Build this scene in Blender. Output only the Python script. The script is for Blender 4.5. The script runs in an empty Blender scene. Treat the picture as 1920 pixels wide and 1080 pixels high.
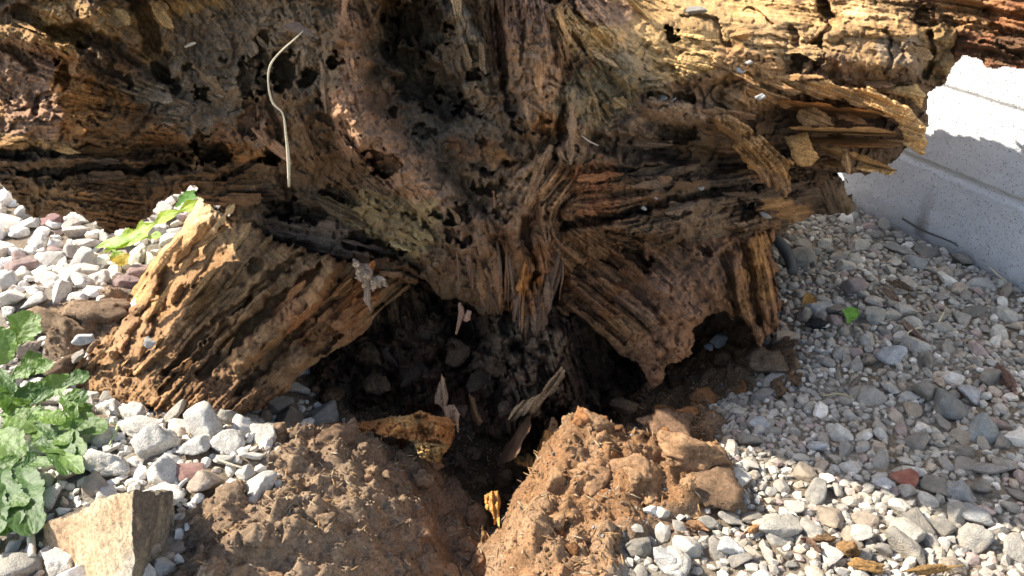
import bpy, bmesh, math, random
import numpy as np
from mathutils import Vector, Matrix, Euler
from mathutils.bvhtree import BVHTree

SC = bpy.context.scene
COL = SC.collection
# ------------------------------------------------------------------ camera, sky, sun, exposure
FPX = 1507.0                       # focal length in pixels of a 1920 wide frame
PITCH = math.radians(30)
cd = bpy.data.cameras.new('camera'); cam = bpy.data.objects.new('camera', cd); COL.objects.link(cam)
cam.location = (0, 0, 1.0); cam.rotation_euler = (math.radians(90) - PITCH, 0, 0)
cd.sensor_width = 36.0; cd.lens = 36.0 * FPX / 1920.0; cd.clip_start = 0.02; cd.clip_end = 2000
SC.camera = cam
SUN_DIR = Vector((-0.75, 0.215, 0.625)).normalized()
el = math.asin(SUN_DIR.z); az = math.atan2(SUN_DIR.x, SUN_DIR.y)
w = bpy.data.worlds.new('World'); SC.world = w; w.use_nodes = True
nt = w.node_tree; bg = nt.nodes['Background']
sky = nt.nodes.new('ShaderNodeTexSky'); sky.sky_type = 'NISHITA'; sky.sun_disc = False
sky.sun_elevation = el; sky.sun_rotation = az; sky.dust_density = 1.5
nt.links.new(sky.outputs['Color'], bg.inputs['Color']); bg.inputs['Strength'].default_value = 0.135
sl = bpy.data.lights.new('sun', 'SUN'); sl.energy = 5.0; sl.angle = math.radians(0.55); sl.color = (1.0, 0.93, 0.82)
so = bpy.data.objects.new('sun', sl); COL.objects.link(so)
so.rotation_euler = SUN_DIR.to_track_quat('Z', 'Y').to_euler(); so.location = (-4, 3, 4)
SC.view_settings.view_transform = 'Standard'; SC.view_settings.look = 'None'
SC.view_settings.exposure = 1.25; SC.view_settings.gamma = 1.0

# ------------------------------------------------------------------ small maths
CP, SP = math.cos(PITCH), math.sin(PITCH)
def ray(px, py):
    a = (np.asarray(px, float) - 960.0) / FPX; b = (540.0 - np.asarray(py, float)) / FPX
    return a, CP + b * SP, -SP + b * CP
def pt(px, py, Y):                      # world point seen at (px,py) at forward distance Y
    x, y, z = ray(px, py); t = np.asarray(Y, float) / y
    return np.stack([x * t, y * t, 1.0 + z * t], -1)
def V3(px, py, Y): return Vector(pt(px, py, Y).tolist())
def proj(p):
    p = np.asarray(p, float); q = p - np.array([0, 0, 1.0])
    d = q[..., 1] * CP - q[..., 2] * SP; u = q[..., 1] * SP + q[..., 2] * CP
    d = np.where(np.abs(d) < 1e-6, 1e-6, d)
    return 960 + FPX * q[..., 0] / d, 540 - FPX * u / d, d
TAB = np.random.RandomState(7).rand(16, 256, 256)
def vn(x, y, s=0):
    T = TAB[s % 16]; x = x + 37.3 * s; y = y + 91.7 * s
    i = np.floor(x).astype(np.int64); j = np.floor(y).astype(np.int64); fx = x - i; fy = y - j
    fx = fx * fx * (3 - 2 * fx); fy = fy * fy * (3 - 2 * fy)
    i0 = i & 255; j0 = j & 255; i1 = (i + 1) & 255; j1 = (j + 1) & 255
    return (T[i0, j0] * (1 - fx) + T[i1, j0] * fx) * (1 - fy) + (T[i0, j1] * (1 - fx) + T[i1, j1] * fx) * fy
def fbm(x, y, s=0, o=4, g=.5):
    r = 0; a = 1; n = 0
    for k in range(o): r = r + a * vn(x, y, s + k); n += a; a *= g; x = x * 2.03; y = y * 2.03
    return r / n                        # 0..1 around .5
def worley(x, y, s=0):
    i = np.floor(x).astype(np.int64); j = np.floor(y).astype(np.int64); best = np.full(x.shape, 9.0)
    A = TAB[s % 16]; B = TAB[(s + 5) % 16]
    for di in (-1, 0, 1):
        for dj in (-1, 0, 1):
            a = (i + di) & 255; b = (j + dj) & 255
            best = np.minimum(best, (i + di + A[a, b] - x) ** 2 + (j + dj + B[a, b] - y) ** 2)
    return np.sqrt(best)
def ss(a, b, x):
    t = np.clip((x - a) / (b - a), 0, 1); return t * t * (3 - 2 * t)
def seg_dist(X, Y, a, b):
    ax, ay = a; bx, by = b; dx, dy = bx - ax, by - ay; L = dx * dx + dy * dy + 1e-9
    t = np.clip(((X - ax) * dx + (Y - ay) * dy) / L, 0, 1)
    return np.hypot(X - ax - t * dx, Y - ay - t * dy)
def line_dist(X, Y, P):
    d = np.full(X.shape, 1e9)
    for a, b in zip(P[:-1], P[1:]): d = np.minimum(d, seg_dist(X, Y, a, b))
    return d
def poly_sd(X, Y, P):                   # signed distance, + inside
    d = line_dist(X, Y, list(P) + [P[0]]); ins = np.zeros(X.shape, bool); n = len(P)
    for k in range(n):
        x1, y1 = P[k]; x2, y2 = P[(k + 1) % n]
        if y1 == y2: continue
        c = (y1 > Y) != (y2 > Y); ins ^= c & (X < (x2 - x1) * (Y - y1) / (y2 - y1) + x1)
    return np.where(ins, d, -d)
def tps(ctrl, X, Y):
    c = np.array(ctrl, float); p = c[:, :2] / 400.0; n = len(c)
    def K(r2): return np.where(r2 > 1e-12, r2 * np.log(r2 + 1e-12), 0)
    A = np.zeros((n + 3, n + 3)); A[:n, :n] = K(((p[:, None] - p[None]) ** 2).sum(-1)) + np.eye(n) * .02
    A[:n, n] = 1; A[:n, n + 1:] = p; A[n, :n] = 1; A[n + 1:, :n] = p.T
    s = np.linalg.solve(A, np.r_[c[:, 2], 0, 0, 0]); x = X / 400.0; y = Y / 400.0
    r = s[n] + s[n + 1] * x + s[n + 2] * y
    for k in range(n): r = r + s[k] * K((x - p[k, 0]) ** 2 + (y - p[k, 1]) ** 2)
    return r
def flow(dirs, X, Y):
    c = 0; s = 0
    for px, py, dx, dy in dirs:
        a = 2 * math.atan2(dy, dx); wgt = 1.0 / (((X - px) ** 2 + (Y - py) ** 2) + 900.0) ** 1.3
        c = c + wgt * math.cos(a); s = s + wgt * math.sin(a)
    th = 0.5 * np.arctan2(s, c); return th
def box(a, r):
    for ax in (0, 1):
        p = np.pad(a, [(r + 1, r) if k == ax else (0, 0) for k in (0, 1)], mode='edge').cumsum(ax)
        n = a.shape[ax]
        a = (np.take(p, range(2 * r + 1, 2 * r + 1 + n), ax) - np.take(p, range(n), ax)) / (2 * r + 1)
    return a
def lic(th, L, seed, blur=0):
    h, wd = th.shape; N = np.random.RandomState(seed).rand(h, wd)
    if blur: N = box(box(N, blur), blur)
    acc = N.copy(); cnt = 1
    I, J = np.mgrid[0:h, 0:wd].astype(float)
    for sg in (1, -1):
        y = I.copy(); x = J.copy(); pc = None; px_ = np.cos(th) * sg; py_ = np.sin(th) * sg
        for k in range(L):
            yi = np.clip(np.rint(y), 0, h - 1).astype(int); xi = np.clip(np.rint(x), 0, wd - 1).astype(int)
            c = np.cos(th[yi, xi]); s = np.sin(th[yi, xi]); f = np.sign(c * px_ + s * py_); f[f == 0] = 1
            px_ = c * f; py_ = s * f; x += px_; y += py_
            yi = np.clip(np.rint(y), 0, h - 1).astype(int); xi = np.clip(np.rint(x), 0, wd - 1).astype(int)
            acc += N[yi, xi]; cnt += 1
    a = acc / cnt; a = (a - a.mean()) / (a.std() + 1e-9)
    return a                             # zero mean, unit sd

# ------------------------------------------------------------------ objects
def tag(o, label=None, cat=None, group=None, kind=None):
    if label: o['label'] = label
    if cat: o['category'] = cat
    if group: o['group'] = group
    if kind: o['kind'] = kind
    return o
def empty(name, loc, label, cat, group=None):
    o = bpy.data.objects.new(name, None); COL.objects.link(o); o.location = loc; o.empty_display_size = .1
    return tag(o, label, cat, group)
def mesh_obj(name, verts, faces, mat, parent=None, col=None, smooth=True):
    """faces: list of (n,k) int arrays, world coordinates"""
    me = bpy.data.meshes.new(name)
    verts = np.asarray(verts, np.float32); fl = [np.asarray(f, np.int32) for f in faces if len(f)]
    loops = np.concatenate([f.ravel() for f in fl]); tot = np.concatenate([np.full(len(f), f.shape[1], np.int32) for f in fl])
    start = np.r_[0, np.cumsum(tot)[:-1]].astype(np.int32)
    me.vertices.add(len(verts)); me.vertices.foreach_set('co', verts.ravel())
    me.loops.add(len(loops)); me.loops.foreach_set('vertex_index', loops)
    me.polygons.add(len(tot)); me.polygons.foreach_set('loop_start', start)
    me.update(calc_edges=True)
    me.polygons.foreach_set('use_smooth', np.full(len(tot), smooth) if isinstance(smooth, bool) else smooth)
    if col is not None:
        ca = me.color_attributes.new('Col', 'FLOAT_COLOR', 'POINT')
        c4 = np.ones((len(verts), 4), np.float32); c4[:, :3] = np.clip(col, 0.004, .95); ca.data.foreach_set('color', c4.ravel())
    me.materials.append(mat); me.update()
    o = bpy.data.objects.new(name, me); COL.objects.link(o)
    if parent is not None:
        o.parent = parent; o.matrix_parent_inverse = Matrix.Translation(-Vector(parent.location))
    return o

# ------------------------------------------------------------------ materials
def new_mat(name):
    m = bpy.data.materials.new(name); m.use_nodes = True; t = m.node_tree
    b = t.nodes['Principled BSDF']; b.inputs['Roughness'].default_value = .92; b.inputs['Specular IOR Level'].default_value = .18
    return m, t, b
def N(t, k, **kw):
    n = t.nodes.new(k)
    for a, v in kw.items(): setattr(n, a, v)
    return n
def noise(t, co, scale, detail=4, rough=.6):
    n = N(t, 'ShaderNodeTexNoise'); n.inputs['Scale'].default_value = scale; n.inputs['Detail'].default_value = detail; n.inputs['Roughness'].default_value = rough
    t.links.new(co, n.inputs['Vector']); return n.outputs['Fac']
def mrange(t, v, a, b, c, d):
    n = N(t, 'ShaderNodeMapRange'); t.links.new(v, n.inputs[0])
    for k, q in zip((1, 2, 3, 4), (a, b, c, d)): n.inputs[k].default_value = q
    return n.outputs[0]
def mul(t, c, v):
    n = N(t, 'ShaderNodeVectorMath', operation='SCALE'); t.links.new(c, n.inputs[0]); t.links.new(v, n.inputs['Scale']); return n.outputs[0]
def mixc(t, f, a, b):
    n = N(t, 'ShaderNodeMix', data_type='RGBA'); t.links.new(f, n.inputs[0])
    for s, k in ((a, 6), (b, 7)):
        if isinstance(s, tuple): n.inputs[k].default_value = (*s, 1)
        else: t.links.new(s, n.inputs[k])
    return n.outputs[2]
def bump(t, b, h, strength, dist):
    n = N(t, 'ShaderNodeBump'); n.inputs['Strength'].default_value = strength; n.inputs['Distance'].default_value = dist
    t.links.new(h, n.inputs['Height']); t.links.new(n.outputs[0], b.inputs['Normal'])
def coords(t): return N(t, 'ShaderNodeTexCoord').outputs['Object']
def grain_mat(name, src='Col', dirt=None, lo=.62, hi=1.38, sc=(220, 900), bs=.55, bd=.004, speck=None, obj_color=False):
    m, t, b = new_mat(name); co = coords(t)
    if obj_color: c = N(t, 'ShaderNodeObjectInfo').outputs['Color']
    else: c = N(t, 'ShaderNodeVertexColor', layer_name=src).outputs['Color']
    n1 = noise(t, co, sc[0]); n2 = noise(t, co, sc[1], 3, .7)
    c = mul(t, c, mrange(t, n1, .3, .7, lo, hi)); c = mul(t, c, mrange(t, n2, .3, .7, .8, 1.2))
    if speck:
        s = noise(t, co, speck[0], 2, .5); c = mixc(t, mrange(t, s, speck[1], speck[1] + .05, 0, speck[3]), c, speck[2])
    if dirt:
        s2 = noise(t, co, dirt[0], 5, .65); c = mixc(t, mrange(t, s2, dirt[1], dirt[1] + .2, 0, dirt[3]), c, dirt[2])
    t.links.new(c, b.inputs['Base Color'])
    a = N(t, 'ShaderNodeMath', operation='ADD'); t.links.new(n1, a.inputs[0]); t.links.new(n2, a.inputs[1])
    bump(t, b, a.outputs[0], bs, bd); return m
M_WOOD = grain_mat('rotten_wood', sc=(260, 1100), bs=.8, bd=.004)
M_SOIL = grain_mat('soil', sc=(150, 600), lo=.6, hi=1.4, bs=.9, bd=.006, speck=(420, .66, (.5, .47, .42), .6))
M_STONE = grain_mat('gravel_stone', dirt=(1.4, .5, (.38, .30, .2), .45), sc=(2.2, 14), lo=.72, hi=1.22, bs=.6, bd=.09, obj_color=True, speck=(9, .62, (.2, .19, .17), .5))
M_PEB = grain_mat('gravel_fines', dirt=(30, .48, (.36, .29, .2), .5), sc=(70, 420), lo=.75, hi=1.25, bs=.5, bd=.003)
M_DRY = grain_mat('dry_stem', sc=(300, 900), lo=.8, hi=1.2, bs=.3, bd=.001)
def leaf_mat(name):
    m, t, b = new_mat(name); co = coords(t)
    c = N(t, 'ShaderNodeVertexColor', layer_name='Col').outputs['Color']
    n1 = noise(t, co, 90, 3); c = mul(t, c, mrange(t, n1, .3, .7, .75, 1.25)); t.links.new(c, b.inputs['Base Color'])
    b.inputs['Roughness'].default_value = .5; b.inputs['Specular IOR Level'].default_value = .4
    tr = N(t, 'ShaderNodeBsdfTranslucent'); t.links.new(mul(t, c, mrange(t, n1, 0, 1, 1.5, 1.5)), tr.inputs['Color'])
    mx = N(t, 'ShaderNodeMixShader'); mx.inputs[0].default_value = .38
    t.links.new(b.outputs[0], mx.inputs[1]); t.links.new(tr.outputs[0], mx.inputs[2])
    t.links.new(mx.outputs[0], t.nodes['Material Output'].inputs['Surface'])
    bump(t, b, noise(t, co, 160, 3), .4, .004); return m
M_LEAF = leaf_mat('leaf')

# wood tones (albedo)
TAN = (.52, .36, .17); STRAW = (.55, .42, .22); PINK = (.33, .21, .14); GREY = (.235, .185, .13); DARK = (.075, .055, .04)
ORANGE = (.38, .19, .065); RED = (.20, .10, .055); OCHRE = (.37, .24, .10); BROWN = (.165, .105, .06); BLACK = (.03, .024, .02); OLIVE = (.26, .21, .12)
SOILC = (.25, .155, .09); SOILD = (.13, .08, .05)

def blobs_color(X, Y, base, blobs):
    acc = np.zeros(X.shape + (3,)) + np.array(base); 
    wx = (fbm(X / 40, Y / 40, 3, 3) - .5) * 70; wy = (fbm(X / 40, Y / 40, 9, 3) - .5) * 70
    for px, py, rx, ry, c in blobs:
        d = np.hypot((X + wx - px) / rx, (Y + wy - py) / ry)
        m = ss(1.15, .75, d)[..., None]; acc = acc * (1 - m) + np.array(c) * m
    return acc
def displace(X, Y, th, feats, step, amp):
    """relief in metres towards the viewer; amp: dict of amplitudes"""
    cm = np.clip(ss(.44, .58, fbm(X / 110, Y / 110, 7, 4)) * amp.get('crumbmask', 1), 0, 1)
    for cx_, cy_, rx_, ry_, wv_ in amp.get('crust', ()): cm = np.clip(cm + wv_ * np.exp(-((X - cx_) / rx_) ** 2 - ((Y - cy_) / ry_) ** 2), 0, 1)
    fw = 1 - .85 * cm
    c = lic(th, int(90 / step), 11, max(1, int(9 / step))); m = lic(th, int(50 / step), 12, 1); f = lic(th, int(24 / step), 13, 0); c = c * fw; m = m * fw; f = f * (1 - .6 * cm)
    k0 = lic(th, int(150 / step), 14, 1) * fw; md = .35 + 1.3 * fbm(X / 80, Y / 80, 4, 3)
    D = md * (amp.get('coarse', .008) * c + amp.get('mid', .004) * np.sign(m) * np.abs(m) ** .8) + amp.get('fine', .0014) * f
    D = D - amp.get('crack', .012) * ss(1.25, 2.1, k0) + amp.get('crack', .012) * .5 * ss(1.3, 2.2, -k0)
    t = amp.get('terrace', 0)
    if t:
        q = c * .55 + m * .16 + fbm(X / 75, Y / 75, 5, 5) * 7; fr = q - np.floor(q); D = D + t * (ss(.0, .10, fr) - fr)
    big = fbm(X / 150, Y / 150, 2, 4) - .5; D = D + amp.get('big', .05) * big
    ux = X + 22 * (fbm(X / 18, Y / 18, 3, 3) - .5); uy = Y + 22 * (fbm(X / 18, Y / 18, 11, 3) - .5)
    wl = worley(ux / 8, uy / 8, 1); w2 = worley(ux / 23, uy / 23, 4); w3 = fbm(X / 30, Y / 30, 9, 5) - .5
    D = D + cm * amp.get('crumb', .006) * ((.6 - wl) * .8 + 1.3 * (.5 - w2) + 4.5 * w3)
    D = D + amp.get('grit', .002) * (fbm(X / 7, Y / 7, 8, 3) - .5) * 2
    for cx_, cy_, rx_, ry_, wv_ in amp.get('calm', ()): D = D * (1 - wv_ * np.exp(-((X - cx_) / rx_) ** 2 - ((Y - cy_) / ry_) ** 2))
    wx = (fbm(X / 22, Y / 22, 1, 3) - .5) * 26; wy = (fbm(X / 22, Y / 22, 10, 3) - .5) * 26
    wz = (fbm(X / 9, Y / 9, 4, 3) - .5) * 18; wt = (fbm(X / 9, Y / 9, 8, 3) - .5) * 18; wv = .35 + 1.3 * fbm(X / 35, Y / 35, 13, 3)
    pit = np.zeros(X.shape)
    for ft in feats:
        if ft[0] == 'hole':
            _, px, py, rx, ry, ang, dep = ft; a = math.radians(ang); q_ = min(rx, ry) / 13.0 + .25; dx = X + wx * q_ * .8 + wz * q_ - px; dy = Y + wy * q_ * .8 + wt * q_ - py
            u = (dx * math.cos(a) + dy * math.sin(a)) / rx; v = (-dx * math.sin(a) + dy * math.cos(a)) / ry
            k = ss(1.05, .84, np.hypot(u, v)); D = D - dep * k; pit = np.maximum(pit, k)
        elif ft[0] in ('cut', 'rib'):
            _, P, wd, dep = ft; d = line_dist(X + wx * .8 + wz * .25, Y + wy * .8 + wt * .25, P) / (wd * (wv if ft[0] == 'cut' else 1))
            if ft[0] == 'cut': k = ss(1.0, .62, d); D = D - dep * k; pit = np.maximum(pit, k)
            else: D = D + dep * np.sqrt(np.clip(1 - d * d, 0, 1))
    return D, c, m, f, cm, pit
def slab(name, poly, depth, dirs, mat, parent, step=2.1, thick=.1, edge=40, roll=.04, rag=7, base=BROWN, blobs=(), feats=(), amp={}, dust=.5, dustc=GREY, contrast=.34, bvh=None, backw=None):
    P = np.array(poly, float); x0, y0 = P.min(0) - rag * 2; x1, y1 = P.max(0) + rag * 2
    X, Y = np.meshgrid(np.arange(x0, x1, step), np.arange(y0, y1, step))
    th = flow(dirs, X, Y); D, c, m, f, cm, pit = displace(X, Y, th, feats, step, amp)
    rg = rag * (.15 + .85 * ss(-50, 10, Y)); sd = poly_sd(X, Y, poly) + (fbm(X / 34, Y / 34, 6, 4) - .5) * rg * 4 + m * rg * .45
    base_d = tps(depth, X, Y)
    roll = np.interp(X, *zip(*roll)) if isinstance(roll, (list, tuple)) else roll
    e = np.clip(sd / edge, 0, 1); front = base_d - D + roll * (1 - np.sqrt(1 - (1 - e) ** 2))
    bw = backw or edge * 2.2; e2 = np.clip(sd / bw, 0, 1)
    thick = np.interp(X, *zip(*thick)) if isinstance(thick, (list, tuple)) else thick
    back = np.maximum(base_d + roll + thick * np.sqrt(1 - (1 - e2) ** 2) + (fbm(X / 60, Y / 60, 12, 3) - .5) * thick * .35, front + .006)
    ok = sd > 0; q = ok[:-1, :-1] & ok[1:, :-1] & ok[:-1, 1:] & ok[1:, 1:]
    use = np.zeros(ok.shape, bool); use[:-1, :-1] |= q; use[1:, :-1] |= q; use[:-1, 1:] |= q; use[1:, 1:] |= q
    idx = np.full(ok.shape, -1, np.int64); n = int(use.sum()); idx[use] = np.arange(n)
    vf = pt(X[use], Y[use], front[use]); vb = pt(X[use], Y[use], back[use])
    a, b, cc, d = idx[:-1, :-1][q], idx[1:, :-1][q], idx[1:, 1:][q], idx[:-1, 1:][q]
    F = [np.stack([a, b, cc, d], 1), np.stack([d, cc, b, a], 1) + n]
    qp = np.pad(q, 1)
    for (A, B, up, dn) in ((idx[:, :-1], idx[:, 1:], qp[:-1, 1:-1], qp[1:, 1:-1]), (idx[1:, :], idx[:-1, :], qp[1:-1, :-1], qp[1:-1, 1:])):
        for mk, fl in ((up & ~dn, 1), (dn & ~up, 0)):
            p, r = A[mk], B[mk]
            F.append(np.stack([p, r, r + n, p + n], 1) if fl else np.stack([r, p, p + n, r + n], 1))
    C = blobs_color(X, Y, base, blobs)
    C = C * (1 + contrast * np.clip(m * .5 + f * .7 + c * .3, -2.0, 2.4))[..., None]
    dm = (np.clip(cm * dust * (.5 + fbm(X / 9, Y / 9, 14, 3)), 0, .9))[..., None]; C = C * (1 - dm) + np.array(dustc) * dm
    C = C * (.72 + .56 * fbm(X / 14, Y / 14, 2, 4))[..., None]
    gl = fbm(X / 70, Y / 70, 13, 3)[..., None]; C = C * (.75 + .5 * gl) * np.array((1.34, 1.16, .98))
    cf = C[use]
    o = mesh_obj(name, np.r_[vf, vb], F, mat, parent, np.r_[cf, cf * .8])
    if bvh is not None: bvh.append((vf, F[0]))
    return o
def crom(P, n):
    P = np.array(P, float); Q = np.vstack([2 * P[0] - P[1], P, 2 * P[-1] - P[-2]]); out = []
    T = np.linspace(0, len(P) - 1, n)
    for t in T:
        k = min(int(t), len(P) - 2); u = t - k; a, b, c, d = Q[k:k + 4]
        out.append(.5 * (2 * b + (c - a) * u + (2 * a - 5 * b + 4 * c - d) * u * u + (3 * b - a - 3 * c + d) * u ** 3))
    return np.array(out)
def strand(A, color, seed, flat, nr, groove, rag, cvar):
    ns = len(A); W = pt(A[:, 0], A[:, 1], A[:, 2]); _, _, dep = proj(W); hw = np.clip(A[:, 3], .3, None) * dep / FPX
    T = np.gradient(W, axis=0); T /= np.linalg.norm(T, axis=1, keepdims=True) + 1e-9
    Fv = W - np.array([0, 0, 1.0]); Fv /= np.linalg.norm(Fv, axis=1, keepdims=True)
    S = np.cross(T, Fv); S /= np.linalg.norm(S, axis=1, keepdims=True) + 1e-9; Nn = np.cross(S, T)
    ang = np.linspace(0, 2 * np.pi, nr, endpoint=False); I, K = np.meshgrid(np.arange(ns), np.arange(nr), indexing='ij')
    cx = np.cos(ang) * 1.6 * nr / 16 + 50; cy = np.sin(ang) * 1.6 * nr / 16 + 50
    g = vn(cx[None] * 2 + I * .05 + seed * 3.1, cy[None] * 2 + seed * 1.7, seed) * 2 - 1
    h = vn(I * .45 + seed * 5.3, cx[None] * 2 + cy[None] * 3 + I * 0, seed + 3) * 1.2 - .6 + vn(I * 1.1 + seed, cx[None] * 3 + cy[None] * 4 + I * 0, seed + 5) * .8 - .4
    R = np.clip(1 + groove * g + rag * h, .25, 2)
    v = W[:, None] + S[:, None] * (np.cos(ang)[None, :, None] * (hw[:, None] * R)[..., None]) + Nn[:, None] * (np.sin(ang)[None, :, None] * flat * (hw[:, None] * R)[..., None])
    v = v.reshape(-1, 3); k = np.arange(nr); k1 = (k + 1) % nr; i = np.arange(ns - 1)[:, None] * nr
    Q = np.stack([i + k, i + k1, i + nr + k1, i + nr + k], -1).reshape(-1, 4)
    v = np.vstack([v, W[0], W[-1]]); e0 = ns * nr; L = (ns - 1) * nr
    Tr = np.r_[np.stack([k1, k, np.full(nr, e0)], 1), np.stack([L + k, L + k1, np.full(nr, e0 + 1)], 1)]
    C = np.array(color) * (1 + cvar * g + cvar * .6 * h).reshape(-1, 1); C = np.vstack([C, np.array(color) * .9, np.array(color) * .9])
    return v, Q, Tr, C
def strip(name, pts, mat, parent, color, seed=0, flat=.5, ns=60, nr=16, groove=.25, rag=.25, cvar=.3, bundle=1):
    """fibrous piece through (px, py, Y, half width px); bundle > 1 makes it of many torn strands"""
    r = random.Random(seed * 7 + 1); A0 = crom(pts, ns * 2); V = []; Q = []; Tt = []; Cc = []; off = 0
    T = np.gradient(A0[:, :2], axis=0); T /= np.linalg.norm(T, axis=1, keepdims=True) + 1e-9; Nr = np.stack([-T[:, 1], T[:, 0]], 1)
    for q in range(bundle):
        if bundle == 1: A = crom(pts, ns); col = color
        else:
            o = (q + .5) / bundle * 2 - 1; o = o * .8 + r.uniform(-.12, .12); lo = r.uniform(0, .28) * (q > 0); hi = 1 - r.uniform(0, .28) * (q > 0)
            if q == 0: o = r.uniform(-.2, .2)
            A = A0[int(lo * ns * 2):max(int(hi * ns * 2), int(lo * ns * 2) + 8)].copy(); n = Nr[int(lo * ns * 2):int(lo * ns * 2) + len(A)]; t = np.linspace(0, 1, len(A))
            wv = np.sin(t * r.uniform(2, 5) + r.uniform(0, 6)) * .14; A[:, :2] += n * ((o + wv) * A[:, 3])[:, None]; A[:, 2] += r.uniform(-.004, .004) + .006 * abs(o) + .004 * np.sin(t * 4 + q)
            A[:, 3] = np.maximum(A[:, 3] * r.uniform(1.1, 2.0) / bundle ** .85, 1.0) * np.clip(np.minimum(t, 1 - t) * 14 + .45, 0, 1); j = r.uniform(.72, 1.25); col = tuple(c * j for c in color)
        v, a, b, c = strand(A, col, seed + q * 3, flat, nr, groove, rag, cvar); V.append(v); Q.append(a + off); Tt.append(b + off); Cc.append(c); off += len(v)
    return mesh_obj(name, np.vstack(V), [np.vstack(Q), np.vstack(Tt)], mat, parent, np.vstack(Cc))
BV = []
# ------------------------------------------------------------------ ground
SOIL_POLY = [(250, 1140), (330, 1010), (350, 960), (500, 905), (520, 815), (640, 775), (480, 700), (900, 560), (1440, 560), (1440, 700), (1345, 770), (1375, 860), (1400, 945), (1300, 985), (1180, 1010), (1150, 1140)]
def g(x, y, cx, cy, sx, sy): return np.exp(-((x - cx) / sx) ** 2 - ((y - cy) / sy) ** 2)
def smooth_h(x, y):
    z = .012 * (fbm(x * 3, y * 3, 1, 3) - .5) * 2
    z = z + .035 * g(x, y, -.55, 1.15, .28, .2)
    z = z - .085 * g(x, y, -.62, 1.38, .32, .11)
    z = z + .05 * g(x, y, -.98, 1.64, .24, .11)                                       # earth banked against the stump wall
    pit = g(x, y, .0, 1.62, .52, .36); z = z - .27 * np.clip(pit * 1.35, 0, 1)
    tx = x + .02 + .05 * (fbm(x * 9, y * 9, 2, 3) - .5) - .06 * np.sin(y * 5); wl = np.where(tx < 0, .17, .07)
    tr = np.exp(-(np.abs(tx) / wl) ** 2.2) * ss(1.55, 1.25, y) ; z = z - .21 * tr
    z = z + .078 * g(x, y, .25, 1.12, .16, .10) + .07 * g(x, y, .13, 1.18, .08, .07) + .05 * g(x, y, -.17, 1.24, .12, .05)
    z = z - .02 * g(x, y, .6, 1.2, .3, .3)
    return z
def soil_mask(x, y, z):
    px, py, d = proj(np.stack([x, y, z], -1))
    px = px + (fbm(x * 14, y * 14, 2, 3) - .5) * 90; py = py + (fbm(x * 14, y * 14, 7, 3) - .5) * 90
    sd = np.where(d > .3, poly_sd(px, py, SOIL_POLY), -999)
    sd2 = np.where(d > .3, poly_sd(px, py, [(70, 560), (150, 545), (260, 565), (300, 620), (420, 780), (260, 770), (150, 735), (90, 650)]), -999)
    return np.maximum(sd, sd2)
def ground_h(x, y, fine=True):
    x = np.asarray(x, float); y = np.asarray(y, float); z = smooth_h(x, y)
    if fine:
        sm = ss(-15, 30, soil_mask(x, y, z))
        wx = x + .03 * (fbm(x * 20, y * 20, 4, 2) - .5); wy = y + .03 * (fbm(x * 20, y * 20, 5, 2) - .5)
        lump = .05 * (fbm(x * 11, y * 11, 3, 5) - .5) * 2 + .032 * (.55 - worley(wx * 22, wy * 22, 2)) + .013 * (.55 - worley(wx * 55, wy * 55, 3)) + .006 * (fbm(x * 160, y * 160, 6, 3) - .5)
        z = z + sm * lump + (1 - sm) * .006 * (fbm(x * 60, y * 60, 5, 3) - .5)
    return z
def axis(lo, hi, fine, far, k):
    a = list(np.arange(lo, hi, fine)); s = fine; b = hi
    while b < far: a.append(b); s *= k; b += s
    s = fine; b = lo - fine; pre = []
    while b > -far: pre.append(b); s *= k; b -= s
    return np.array(pre[::-1] + a + [far])
gx = axis(-.95, 1.05, .0042, 300, 1.14); gy = axis(.7, 1.95, .0042, 300, 1.14)
X, Y = np.meshgrid(gx, gy); near = (np.abs(X) < 6) & (np.abs(Y) < 8)
Z = np.zeros(X.shape); SMK = np.zeros(X.shape) - 999
Z[near] = ground_h(X[near], Y[near]); SMK[near] = soil_mask(X[near], Y[near], smooth_h(X[near], Y[near]))
sm = ss(-15, 30, SMK)[..., None]
s1 = fbm(X * 9, Y * 9, 3, 4)[..., None]; s2 = fbm(X * 40, Y * 40, 8, 3)[..., None]
cs = np.array((.43, .265, .145)) * (1 - ss(.38, .62, s1)) + np.array((.35, .185, .085)) * ss(.38, .62, s1); lf = ss(.02, -.12, X)[..., None] * .65; cs = cs * (1 - lf) + np.array((.36, .265, .175)) * lf; cs = cs * (.7 + .6 * s2)
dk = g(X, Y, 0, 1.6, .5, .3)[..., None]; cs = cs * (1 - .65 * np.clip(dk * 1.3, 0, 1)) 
cg = (np.array((.31, .275, .22)) * (1 - ss(.42, .58, s1)) + np.array((.27, .21, .145)) * ss(.42, .58, s1)) * (.7 + .6 * s2)
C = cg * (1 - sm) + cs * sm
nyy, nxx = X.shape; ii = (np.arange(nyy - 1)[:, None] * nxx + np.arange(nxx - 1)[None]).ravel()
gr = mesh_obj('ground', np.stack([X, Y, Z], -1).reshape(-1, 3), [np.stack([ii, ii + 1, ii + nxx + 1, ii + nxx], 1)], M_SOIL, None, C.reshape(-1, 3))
gr['kind'] = 'structure'

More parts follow.
